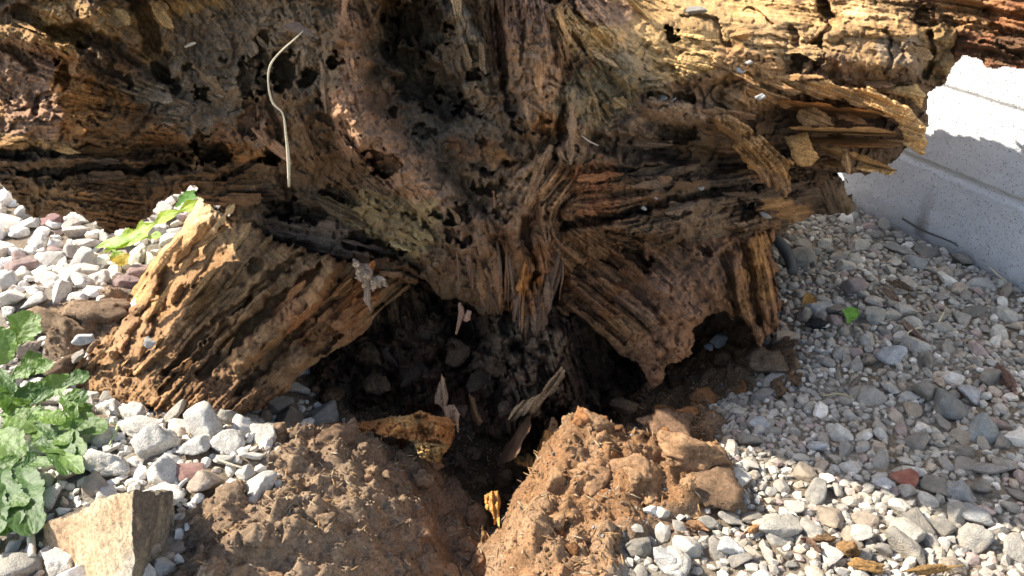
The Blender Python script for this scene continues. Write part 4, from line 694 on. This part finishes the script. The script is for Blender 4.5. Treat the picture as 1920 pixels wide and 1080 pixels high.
clod('wood_chunk', 1630, 1062, .90, .026, (.28, .16, .06), 24, 'orange brown bark lump next to the upright one at the frame bottom', 'wood', squash=(1.1, .7, .9), crumb=.5, fibre=.4)
clod('wood_chunk', 1545, 1010, .95, .016, (.2, .12, .06), 25, 'small dark bark crumb left of the two bark lumps', 'wood', squash=(1.2, .7, .6), crumb=.5, fibre=.4)
for k, (a, b, y, r_) in enumerate([(700, 720, 1.52, .04), (780, 700, 1.58, .05), (690, 660, 1.62, .04), (800, 620, 1.66, .05), (900, 720, 1.52, .045), (930, 690, 1.5, .035), (1030, 650, 1.5, .04), (950, 770, 1.42, .03), (1110, 740, 1.52, .04), (1170, 760, 1.46, .035), (1090, 690, 1.58, .04), (620, 740, 1.5, .035), (860, 660, 1.6, .05)]):
    clod('rotten_clod', a, b, y, r_, [(.17, .105, .06), (.14, .09, .055), (.2, .12, .065)][k % 3], 70 + k, ['dark rotten wood lump inside the left half of the hollow', 'dark rotten wood lump inside the right half of the hollow'][a > 880], 'rotten wood', squash=(1, .8, .9), rz=k, crumb=.3)['group'] = ['rotten lumps in the left half of the hollow', 'rotten lumps in the right half of the hollow'][a > 880]
def loose(name, pts, color, label, cat, **k):
    pts = [(q[0], q[1], clampY(*q[:3]), q[3]) for q in pts]; o = strip(name, pts, k.pop('mat', M_WOOD), None, color, **k); return tag(o, label, cat, k.get('group'))
SPL = [([(990, 850, 1.27, 5), (1000, 875, 1.25, 12), (1015, 905, 1.24, 4)], (.44, .26, .1), 'short orange splinter left of the tallest orange one'), ([(1040, 825, 1.27, 3), (1042, 870, 1.25, 7), (1040, 905, 1.24, 3)], (.4, .24, .11), 'thin orange splinter right of the tallest orange one'), ([(965, 855, 1.3, 4), (980, 862, 1.29, 9), (990, 880, 1.28, 4)], (.42, .25, .1), 'small orange wood tuft at the left of the splintered cluster'),
       ([(905, 985, 1.05, 3), (908, 1005, 1.04, 6), (906, 1020, 1.04, 4)], (.3, .18, .08), 'small brown stub below the bright orange one'),
       ([(1395, 1000, 1.03, 4), (1415, 990, 1.03, 8), (1440, 980, 1.04, 4)], (.36, .19, .08), 'rusty bark strip lying left of the large pale stone'), ([(1280, 982, 1.04, 4), (1310, 985, 1.04, 9), (1330, 995, 1.03, 3)], (.33, .18, .09), 'flat rusty bark strip at the edge of the soil mound'),
       ([(1500, 1010, .98, 4), (1520, 1015, .97, 9), (1540, 1035, .96, 4)], (.15, .09, .06), 'dark bark shard curling beside the reddish one'),
       ([(1690, 1072, .9, 4), (1740, 1068, .9, 9), (1810, 1060, .9, 3)], (.36, .21, .08), 'long orange bark strip along the bottom edge of the frame'), ([(1868, 678, 1.42, 5), (1885, 705, 1.39, 11), (1908, 740, 1.36, 7)], (.20, .12, .09), 'dark red brown bark strip at the right edge of the frame'), ([(1660, 525, 1.72, 4), (1690, 535, 1.71, 8), (1715, 545, 1.7, 4)], (.18, .12, .08), 'brown bark strip near the block wall in the shaded gravel'), ([(1655, 540, 1.66, 4), (1675, 555, 1.65, 7), (1690, 565, 1.64, 3)], (.22, .14, .1), 'shorter brown bark strip just in front of the other'), ([(1590, 730, 1.38, 4), (1605, 715, 1.39, 8), (1615, 705, 1.4, 3)], (.22, .18, .14), 'grey wood chip in the shaded gravel right of the pit'), ([(1690, 600, 1.56, 3), (1710, 620, 1.55, 8), (1735, 640, 1.54, 4)], (.26, .17, .12), 'reddish bark chip near the two pine needles')]
for k, (p, c, l) in enumerate(SPL):
    loose('wood_splinter', p, c, l, 'splinter', seed=k, flat=.55, ns=36, nr=10, groove=.4, rag=.6, bundle=5)
TW = [([(568, 58, 1.41, 1), (552, 74, 1.40, 1.6), (527, 96, 1.40, 1.6), (507, 122, 1.39, 2.1), (503, 155, 1.385, 1.7), (511, 192, 1.385, 2.1), (530, 213, 1.385, 1.6), (536, 250, 1.385, 2.2), (541, 300, 1.385, 3.3), (542, 350, 1.39, 2.6)], (.60, .52, .36), 'long pale curved grass stem hanging down the trunk face', 'dry_straw', 'straw'),
      ([(60, 1045, 1.0, 7), (58, 980, 1.06, 6.5), (64, 920, 1.11, 5), (68, 885, 1.14, 4)], (.52, .46, .36), 'thick pale dry stick lying left of the tan block', 'dry_stick', 'stick'),
      ([(130, 752, 1.34, 1.5), (170, 750, 1.35, 2), (205, 748, 1.35, 1.2)], (.42, .32, .2), 'thin curved dry stem above the weed', 'dry_straw', 'straw'), ([(205, 780, 1.3, 1.2), (235, 745, 1.33, 1.6), (252, 716, 1.35, 1)], (.2, .13, .09), 'thin dark twig leaning on the stump wall', 'twig', 'twig'), ([(250, 728, 1.33, 1), (262, 748, 1.32, 1.6), (275, 770, 1.3, 1.2)], (.22, .15, .1), 'short dark twig right of the leaning one', 'twig', 'twig'), ([(278, 798, 1.24, 1.5), (260, 815, 1.22, 2), (247, 833, 1.2, 1.2)], (.55, .45, .3), 'short pale straw lying across the heap stones', 'straw', 'straw'), ([(405, 860, 1.14, 2), (430, 870, 1.13, 2.6), (465, 880, 1.12, 1.5)], (.5, .44, .32), 'pale root fibre at the edge of the heap', 'straw', 'straw'), ([(352, 898, 1.1, 3), (340, 908, 1.09, 4), (332, 920, 1.08, 2)], (.45, .42, .37), 'stubby grey twig under the pink chip', 'twig', 'twig'), ([(213, 790, 1.27, 1), (220, 800, 1.25, 2), (205, 835, 1.22, 1.4)], (.35, .42, .2), 'greenish stalk beside the weed', 'dry_straw', 'straw'),
      ([(1692, 410, 2.06, 1.6), (1730, 432, 2.0, 2), (1780, 452, 1.92, 1.5), (1800, 464, 1.9, 1)], (.10, .09, .085), 'dark thin stick lying along the foot of the block wall', 'stick', 'stick'), ([(1855, 500, 1.76, 1.5), (1870, 515, 1.73, 2), (1888, 528, 1.7, 1.2)], (.5, .42, .3), 'pale straw beside the wall foot', 'straw', 'straw'), ([(1705, 650, 1.5, 1), (1702, 625, 1.53, 1.8), (1728, 612, 1.55, 1.2)], (.55, .46, .3), 'bent pale pine needle in the shaded gravel', 'straw', 'straw'), ([(1770, 585, 1.58, 1.2), (1762, 600, 1.57, 1.8), (1760, 605, 1.57, 1.2)], (.55, .46, .3), 'short pale needle near the wall side gravel', 'straw', 'straw'), ([(1545, 742, 1.36, 1), (1570, 738, 1.36, 1.8), (1600, 745, 1.35, 1)], (.4, .35, .2), 'thin straw lying right of the pit edge', 'straw', 'straw'),
      ([(232, 58, 1.56, 3), (237, 45, 1.56, 4), (244, 35, 1.56, 2)], (.42, .3, .22), 'small pale wood sliver stuck on the upper left trunk', 'wood_splinter', 'splinter'), ([(347, 88, 1.555, 2), (357, 84, 1.55, 3), (367, 80, 1.55, 2)], (.5, .42, .3), 'tiny pale sliver on the grey trunk crust', 'wood_splinter', 'splinter'), ([(1091, 255, 1.40, 1), (1105, 265, 1.40, 1.4), (1122, 273, 1.41, 1)], (.5, .42, .32), 'fine pale straw on the trunk centre', 'straw', 'straw'), ([(645, 806, 1.24, 2), (655, 811, 1.24, 2.4), (667, 817, 1.24, 1.5)], (.6, .58, .5), 'short whitish straw on the left soil bank', 'straw', 'straw')]
for k, (p, c, l, nm, ct) in enumerate(TW): loose(nm, p, c, l, ct, mat=M_DRY, seed=k, flat=.8, ns=40, nr=8, groove=.1, rag=.12, cvar=.15)
# wood litter: countless slivers lying on soil and gravel edge
n = 2600; xs = rs.uniform(-.75, .9, n); ys = rs.uniform(.78, 1.6, n); sm_ = soil_mask(xs, ys, smooth_h(xs, ys)); ok = (sm_ > -60) & ((sm_ > 0) | (rs.rand(n) < .3)); xs, ys = xs[ok], ys[ok]; n = len(xs)
v, f = ICO[1]; th_ = rs.uniform(0, 6.28, n); L = rs.uniform(.004, .016, n); tl = rs.uniform(-.5, .5, n)
ax = np.stack([np.cos(th_) * np.cos(tl), np.sin(th_) * np.cos(tl), np.sin(tl)], -1); sd_ = np.stack([-np.sin(th_), np.cos(th_), 0 * th_], -1); up = np.cross(ax, sd_)
base = np.stack([xs, ys, ground_h(xs, ys) + .004], -1)
VV = base[:, None] + v[None, :, 0:1] * ax[:, None] * L[:, None, None] + v[None, :, 1:2] * sd_[:, None] * .0016 + v[None, :, 2:3] * up[:, None] * .001
pal = np.array([(.30, .18, .09), (.42, .26, .12), (.16, .1, .06), (.5, .4, .26)])[rs.randint(0, 4, n)]
o = mesh_obj('wood_litter', VV.reshape(-1, 3), [(f[None] + (np.arange(n) * len(v))[:, None, None]).reshape(-1, 3)], M_WOOD, None, np.repeat(pal, len(v), 0)); tag(o, 'brown wood slivers littering the soil round the pit', 'wood litter', None, 'stuff')

# ------------------------------------------------------------------ single stones one can point at
def one(px_, py_, Y_, r, c, label, k, sq=.8, rot=None, dz=0, cat='stone', name='stone'):
    p = pt(px_, py_, Y_); add_stone((p[0], p[1], p[2] + dz), r, c, k, label, None, rot=rot, var=k % len(BIGM), name=name, cat=cat, sq=sq)
ST = [(1245, 957, .019, (.78, .78, .76), 'bright white oval pebble on the right soil mound', 3, .6), (1665, 668, .036, (.58, .58, .57), 'large whitish stone in the shaded gravel midway to the wall', 5, .8), (1785, 762, .036, (.25, .25, .23), 'large dark greenish grey stone near the right edge', 9, .8), (1822, 740, .026, (.46, .46, .46), 'pale blue grey stone beside the dark greenish one', 12, .8), (1840, 805, .038, (.33, .34, .32), 'large grey stone below the dark greenish one', 15, .8), (1655, 905, .024, (.58, .58, .59), 'white quartz stone left of the red chip', 18, .8), (1468, 990, .040, (.52, .48, .40), 'large pale cream stone at the edge of the sunlit gravel', 20, .9), (1370, 1030, .022, (.70, .68, .63), 'white pointed stone standing at the front edge', 22, 1.4), (1255, 1055, .040, (.46, .455, .43), 'big smooth grey stone at the bottom of the frame', 2, .9), (1535, 835, .022, (.62, .62, .60), 'white speckled stone in the dark gravel right of the mound', 7, .9), (1425, 795, .024, (.55, .55, .53), 'white angular stone at the shaded end of the soil mound', 11, .8), (1500, 485, .045, (.38, .36, .31), 'upright grey rock leaning beside the root end', 14, 1.3), (1607, 540, .034, (.40, .33, .31), 'pinkish stone among paler ones right of the root', 16, .8), (1645, 590, .032, (.52, .49, .42), 'cream stone in the shaded gravel beside the green leaf', 19, .8), (1595, 590, .034, (.45, .43, .33), 'yellowish stone under the small green leaf', 21, .8), (1535, 575, .026, (.62, .60, .55), 'whitish block of stone above the black cinder', 24, .8), (1715, 740 - 250, .03, (.50, .49, .46), 'angular grey stone near the foot of the wall', 8, .9), (1850, 880, .03, (.35, .31, .27), 'brown stone at the right edge among fine gravel', 10, .9), (1800, 925, .026, (.36, .36, .34), 'grey angular stone above the sunlit gravel', 13, .9), (1830, 965, .03, (.40, .40, .38), 'bluish grey stone on the shadow edge at right', 17, .8), (1700, 1000, .032, (.55, .50, .41), 'broad cream stone in the sunlit gravel', 23, .7), (1610, 1000, .024, (.58, .54, .46), 'cream stone in sunlight left of the broad one', 1, .8),
      (1560, 870 + 170, .018, (.55, .5, .44), 'small cream stone between bark lumps', 4, .8)]
for a in ST: one(a[0], a[1], onground(a[0], a[1]), a[2], a[3], a[4], a[5], a[6])
one(159, 636, 1.42, .022, (.66, .65, .62), 'white oval stone standing on the soil beside the stump wall', 6, .9, (1.2, .3, .2)); one(280, 645, 1.36, .016, (.58, .54, .48), 'whitish teardrop stone lodged on the stump wall', 25, .9, (1.2, .2, 0)); one(148, 668, 1.40, .018, (.36, .32, .27), 'grey stone just below the white oval one', 11, .8)
one(355, 885, onground(355, 885), .026, (.42, .24, .20), 'pink reddish flat chip on the gravel heap', 4, .5, (.3, .2, .3)); one(1703, 897, onground(1703, 897), .025, (.36, .13, .09), 'red brick coloured chip in the shaded gravel', 4, .4, (.2, .1, .4)); one(95, 415, 2.1, .045, (.42, .25, .22), 'pinkish red stone in the bed under the log', 2, .5)
for k, (a, b, y, r, c) in enumerate([(1385, 130, 1.58, .013, (.6, .58, .53)), (1405, 118, 1.59, .011, (.62, .6, .56)), (1425, 182, 1.53, .012, (.66, .64, .6)), (1412, 155, 1.56, .009, (.6, .57, .5)), (1300, 155, 1.56, .010, (.58, .56, .5)), (1310, 135, 1.57, .009, (.6, .55, .48)), (1360, 128, 1.58, .009, (.55, .53, .48)), (1302, 20, 1.72, .022, (.36, .34, .3)), (1090, 100, 1.52, .010, (.6, .58, .53)), (1240, 186, 1.5, .010, (.5, .47, .42)), (1262, 188, 1.5, .008, (.5, .47, .42)), (1335, 130, 1.57, .011, (.38, .34, .28)), (1315, 352, 1.49, .007, (.62, .6, .55)), (1207, 390, 1.46, .006, (.6, .58, .52)), (1435, 405, 1.56, .014, (.5, .47, .42)), (1230, 371, 1.46, .004, (.6, .6, .55)), (1345, 640, 1.62, .024, (.45, .42, .38)), (1330, 650, 1.6, .012, (.5, .47, .42)), (415, 180, 1.5, .006, (.5, .45, .4)), (1768, 78, 1.74, .008, (.6, .58, .53))]):
    one(a, b, y, r, c, ['white', 'cream', 'pale grey'][k % 3] + ' pebble ' + ('lodged in the sunlit rotten bark of the upper right trunk' if b < 200 and a > 1000 else 'caught on the shaded wood of the roots' if a > 1000 else 'stuck in the grey crust of the left trunk'), k, .85, name='pebble', cat='pebble')
pg = {}
for o in list(COL.objects):
    if o.name.startswith('pebble'): pg.setdefault(o['label'], []).append(o)
for l, q in pg.items():
    if len(q) > 1:
        for o in q: o['group'] = l.replace('pebble', 'pebbles')
cin = clod('cinder', 1530, 610, onground(1530, 610), .026, (.035, .035, .035), 31, 'black speckled cinder lying in the shaded gravel', 'cinder', crumb=.3)
loose('hose', [(1438, 432, 1.95, 9), (1462, 456, 1.9, 10), (1478, 480, 1.86, 10), (1486, 510, 1.8, 9)], (.11, .11, .105), 'short dark grey pipe half hidden behind the right root', 'pipe', seed=2, flat=1, ns=40, nr=20, groove=.02, rag=.02, cvar=.1, mat=M_DRY)

# the squared tan block in front
def tan_block():
    st = 64; out_v = []; 
    # corners (px, py, Y): front face A B C D, right side continues to E F
    f = [(80, 985, .92), (250, 922, .85), (240, 1250, .72), (66, 1250, .78)]; s_ = [(250, 922, .85), (328, 928, .97), (290, 1250, .80), (240, 1250, .72)]
    A, B_, C_, D_ = [pt(*q) for q in f]; E, G_ = pt(*s_[1]), pt(*s_[2]); H = pt(170, 940, 1.04)
    def patch(p, q, r_, t_, n1, n2, seed, amp):
        u, v = np.meshgrid(np.linspace(0, 1, n1), np.linspace(0, 1, n2), indexing='ij'); u_ = u[..., None]; v_ = v[..., None]
        W = p * (1 - u_) * (1 - v_) + q * u_ * (1 - v_) + r_ * u_ * v_ + t_ * (1 - u_) * v_
        nn = np.cross(q - p, t_ - p); nn /= np.linalg.norm(nn); e = np.minimum(np.minimum(u, 1 - u), np.minimum(v, 1 - v))
        k = (fbm(u * 5, v * 5, seed, 5) - .5) * ss(0, .06, e) ; k2 = (fbm(u * 30, v * 30, seed + 2, 3) - .5) * ss(0, .03, e)
        x_, y_, z_ = W[..., 0], W[..., 1], W[..., 2]
        for a_ in range(3):
            W[..., a_] += .026 * (fbm(x_ * 14 + z_ * 11 + a_ * 7, y_ * 14 - z_ * 9, a_ + 2, 5) - .5) + .006 * (fbm(x_ * 120 + z_ * 90, y_ * 120 - z_ * 80, a_ + 6, 3) - .5)
        i = (np.arange(n1 - 1)[:, None] * n2 + np.arange(n2 - 1)[None]).ravel()
        return W.reshape(-1, 3), np.stack([i, i + 1, i + n2 + 1, i + n2], 1), u.ravel(), v.ravel()
    V = []; F = []; Cc = []; off = 0
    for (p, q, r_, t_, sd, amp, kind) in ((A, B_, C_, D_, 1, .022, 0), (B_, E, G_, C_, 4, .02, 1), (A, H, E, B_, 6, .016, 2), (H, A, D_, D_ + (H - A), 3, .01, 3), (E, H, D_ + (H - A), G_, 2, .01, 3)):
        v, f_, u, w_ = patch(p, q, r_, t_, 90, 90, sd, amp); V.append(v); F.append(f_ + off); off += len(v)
        nn = fbm(u * 6, w_ * 6, sd, 4)[:, None]; n2 = fbm(u * 40, w_ * 40, sd + 1, 3)[:, None]
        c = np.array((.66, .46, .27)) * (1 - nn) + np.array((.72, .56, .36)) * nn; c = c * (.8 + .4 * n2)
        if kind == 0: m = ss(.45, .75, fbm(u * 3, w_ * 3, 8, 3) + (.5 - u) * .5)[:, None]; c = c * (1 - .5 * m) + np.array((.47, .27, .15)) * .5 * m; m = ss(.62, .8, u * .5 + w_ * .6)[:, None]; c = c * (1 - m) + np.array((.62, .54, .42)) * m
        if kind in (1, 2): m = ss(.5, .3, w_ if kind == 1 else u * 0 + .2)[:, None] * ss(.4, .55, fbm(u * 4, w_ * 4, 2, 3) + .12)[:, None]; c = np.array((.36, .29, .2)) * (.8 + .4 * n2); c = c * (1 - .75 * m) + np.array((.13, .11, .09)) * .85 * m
        Cc.append(c)
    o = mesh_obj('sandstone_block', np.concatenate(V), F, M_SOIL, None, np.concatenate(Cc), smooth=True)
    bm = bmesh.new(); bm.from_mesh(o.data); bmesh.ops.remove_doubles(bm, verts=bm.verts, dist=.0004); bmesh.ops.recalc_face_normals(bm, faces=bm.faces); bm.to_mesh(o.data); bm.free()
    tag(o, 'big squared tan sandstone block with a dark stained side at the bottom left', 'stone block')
tan_block()

# ------------------------------------------------------------------ plants
def leaf(name, parent, a, b, wpx, color, seed, lobes=3, serr=.16, cup=.15, droop=.12, yellow=0, long=False):
    a = (a[0], a[1], clampY(*a, .03)); b = (b[0], b[1], clampY(*b, .04)); A = V3(*a); B2 = V3(*b); d = B2 - A; L = d.length; T = d.normalized(); view = (Vector((0, 0, 1)) - A).normalized(); up = (view * .5 + Vector((0, 0, 1))).normalized()
    S = T.cross(up).normalized(); Nn = S.cross(T); wdt = wpx * (A - Vector((0, 0, 1))).length / FPX; nu, nv = 60, 25
    u, v = np.meshgrid(np.linspace(0, 1, nu), np.linspace(-1, 1, nv), indexing='ij'); r = random.Random(seed); ph = r.uniform(0, 1)
    if long: prof = np.where(u < .55, .14 + .5 * np.abs(np.sin(u * math.pi * 4.2 + ph)) ** 1.5, np.sin(np.clip((1 - u) / .45, 0, 1) * math.pi * .55) * .95)
    else: prof = np.where(u < .3, .16 + .42 * np.clip(u / .3, 0, 1) * np.abs(np.sin(u * 15 + ph)), np.sqrt(np.clip(1 - ((u - .62) / .385) ** 2, 0, 1)) * (1 + .10 * np.cos(u * 2 * math.pi * lobes)))
    tooth = 1 - serr * np.abs(((u * 11 + ph) % 1) - .35) - serr * .6 * np.abs(((u * 25 + ph * 2) % 1) - .3)
    hw = prof * tooth * wdt; sg = np.sign(v); hw = hw * (1 + .12 * np.sin(u * 9 + sg * 1.3 + seed))
    x = u * L + np.abs(v) * wdt * .12 * (u > .3); ruff = .04 * wdt * np.sin(u * 22 + sg * 2 + seed) * np.abs(v) ** 2 + .07 * wdt * (fbm(u * 5 + seed, v * 2.2, seed % 8, 3) - .5) * 2
    vein = .02 * wdt * (np.abs(np.sin((u * 7 - np.abs(v) * 1.6) * math.pi)) ** .5 - .7)
    z = cup * hw * v * v * 1.4 - droop * L * (u - .5) ** 2 * 2 + ruff + vein + .012 * wdt * (np.abs(v) < .05)
    P_ = np.array(A) + x[..., None] * np.array(T) + (v * hw)[..., None] * np.array(S) + z[..., None] * np.array(Nn)
    i = (np.arange(nu - 1)[:, None] * nv + np.arange(nv - 1)[None]).ravel(); n = nu * nv
    Vt = P_.reshape(-1, 3); F = [np.stack([i, i + nv, i + nv + 1, i + 1], 1)]
    c = np.array(color) * (.8 + .4 * fbm(u * 6 + seed, v * 3, 3, 3))[..., None]; vm = (ss(.09, .03, np.abs(v)) * .5 + ss(.92, 1, np.abs(np.cos((u * 7 - np.abs(v) * 1.6) * math.pi))) * .3)[..., None]
    c = c * (1 - vm) + np.array((.22, .30, .12)) * vm
    if yellow: m = (ss(.35, .6, u) * yellow)[..., None]; c = c * (1 - m) + np.array((.5, .36, .05)) * m
    return mesh_obj(name, Vt, F, M_LEAF, parent, c.reshape(-1, 3))
WEED = empty('leafy_weed', V3(-20, 800, 1.18).to_tuple(), 'low green weed with toothed lobed leaves growing in gravel beside the stump', 'weed')
G1 = (.075, .16, .035); G2 = (.10, .20, .045); G3 = (.05, .12, .03)
WL = [((20, 660, 1.3), (62, 588, 1.36), 36, G2), ((-10, 700, 1.28), (8, 618, 1.32), 38, G2), ((30, 690, 1.27), (78, 668, 1.3), 22, G1), ((50, 760, 1.2), (128, 708, 1.24), 30, G2), ((20, 740, 1.2), (90, 735, 1.22), 28, G3), ((60, 790, 1.17), (192, 800, 1.16), 30, G1), ((40, 800, 1.16), (150, 845, 1.12), 30, G1), ((0, 770, 1.18), (70, 800, 1.15), 34, G2), ((-20, 720, 1.2), (50, 770, 1.2), 34, G1), ((-40, 800, 1.14), (38, 850, 1.1), 34, G2), ((10, 830, 1.13), (55, 985, 1.02), 42, G3), ((-40, 850, 1.1), (10, 985, 1.0), 46, G3), ((-40, 760, 1.18), (20, 740, 1.22), 34, G1), ((-50, 650, 1.3), (-5, 670, 1.3), 30, G2), ((90, 800, 1.15), (125, 880, 1.08), 24, G3), ((70, 700, 1.24), (98, 680, 1.25), 14, G2), ((100, 780, 1.16), (170, 765, 1.18), 24, G1), ((-30, 900, 1.06), (-20, 1000, 1.0), 40, G3), ((20, 710, 1.22), (60, 690, 1.24), 20, G2), ((60, 770, 1.14), (118, 790, 1.12), 18, (.14, .27, .05)), ((110, 770, 1.14), (128, 800, 1.12), 12, (.16, .3, .05))]
WR = random.Random(9)
for k in range(18):
    x_ = WR.uniform(-20, 140); y_ = WR.uniform(640, 960) if x_ < 60 else WR.uniform(700, 860); an = WR.uniform(-.9, 1.2); L_ = WR.uniform(30, 62)
    WL.append(((x_, y_, 1.30 - (y_ - 640) * .0011), (x_ + L_ * math.cos(an), y_ + L_ * math.sin(an), 1.30 - (y_ + L_ * math.sin(an) - 640) * .0011), WR.uniform(13, 22), WR.choice((G1, G2, G3))))
for k, (a, b, wd, c) in enumerate(WL): leaf('leaf', WEED, a, b, wd * .82, tuple(q * j for q, j in zip(c, (1.15, .98, .7))), k + 2)
for k, (a, b) in enumerate([((-20, 800, 1.2), (30, 690, 1.27)), ((-20, 800, 1.2), (50, 760, 1.19)), ((-20, 800, 1.2), (60, 790, 1.16)), ((-20, 800, 1.2), (10, 830, 1.13)), ((-20, 800, 1.2), (90, 800, 1.14)), ((-20, 800, 1.2), (0, 720, 1.22)), ((-20, 800, 1.2), (100, 780, 1.16))]):
    strip('stem', [(*a, 3), ((a[0] + b[0]) / 2, (a[1] + b[1]) / 2 - 6, (a[2] + b[2]) / 2, 2.6), (*b, 2)], M_LEAF, WEED, (.16, .24, .08), seed=k, flat=1, ns=16, nr=8, groove=.05, rag=.03)
SPR = empty('sprout', V3(330, 430, 1.95).to_tuple(), 'yellow-green lobed sprout lying on the white stones behind the stump', 'weed')
leaf('leaf', SPR, (375, 375, 1.95), (195, 470, 1.84), 25, (.30, .42, .04), 3, long=True, droop=.05); leaf('leaf', SPR, (300, 440, 1.86), (178, 462, 1.86), 16, (.26, .40, .05), 5, long=True, droop=.05); leaf('leaf', SPR, (330, 385, 2.0), (372, 358, 2.1), 16, (.12, .26, .05), 7); leaf('leaf', SPR, (210, 465, 1.84), (232, 495, 1.8), 15, (.2, .3, .04), 9, yellow=.9)
o = leaf('green_leaf', None, (1590, 606, 1.545), (1600, 577, 1.57), 13, (.17, .36, .04), 4, serr=.03, cup=.05); tag(o, 'single small bright green leaf lying on the yellowish stone', 'leaf')
o = leaf('dry_leaf', None, (598, 70, 1.42), (535, 48, 1.42), 15, (.24, .17, .14), 6, serr=.1); tag(o, 'dry purplish brown leaf at the top of the pale grass stem', 'leaf')
o = leaf('dry_leaf', None, (1505, 570, 1.6), (1525, 555, 1.62), 13, (.32, .16, .04), 8, serr=.1); tag(o, 'small orange dead leaf in the gravel beside the root', 'leaf')
for k, (a, b, r_) in enumerate([(676, 524, .010), (690, 518, .012), (704, 528, .012), (718, 524, .008), (684, 535, .010), (700, 540, .008), (722, 532, .007), (672, 508, .007), (668, 498, .008)]):
    o = clod('crumb', a, b, 1.42, r_, (.62, .44, .28), 40 + k, None, None, crumb=.45, rz=k); o.parent = TREE; o.matrix_parent_inverse = Matrix.Translation(-Vector(TREE.location))  # pale warm colour stands in for sunlight these shaded crumbs miss
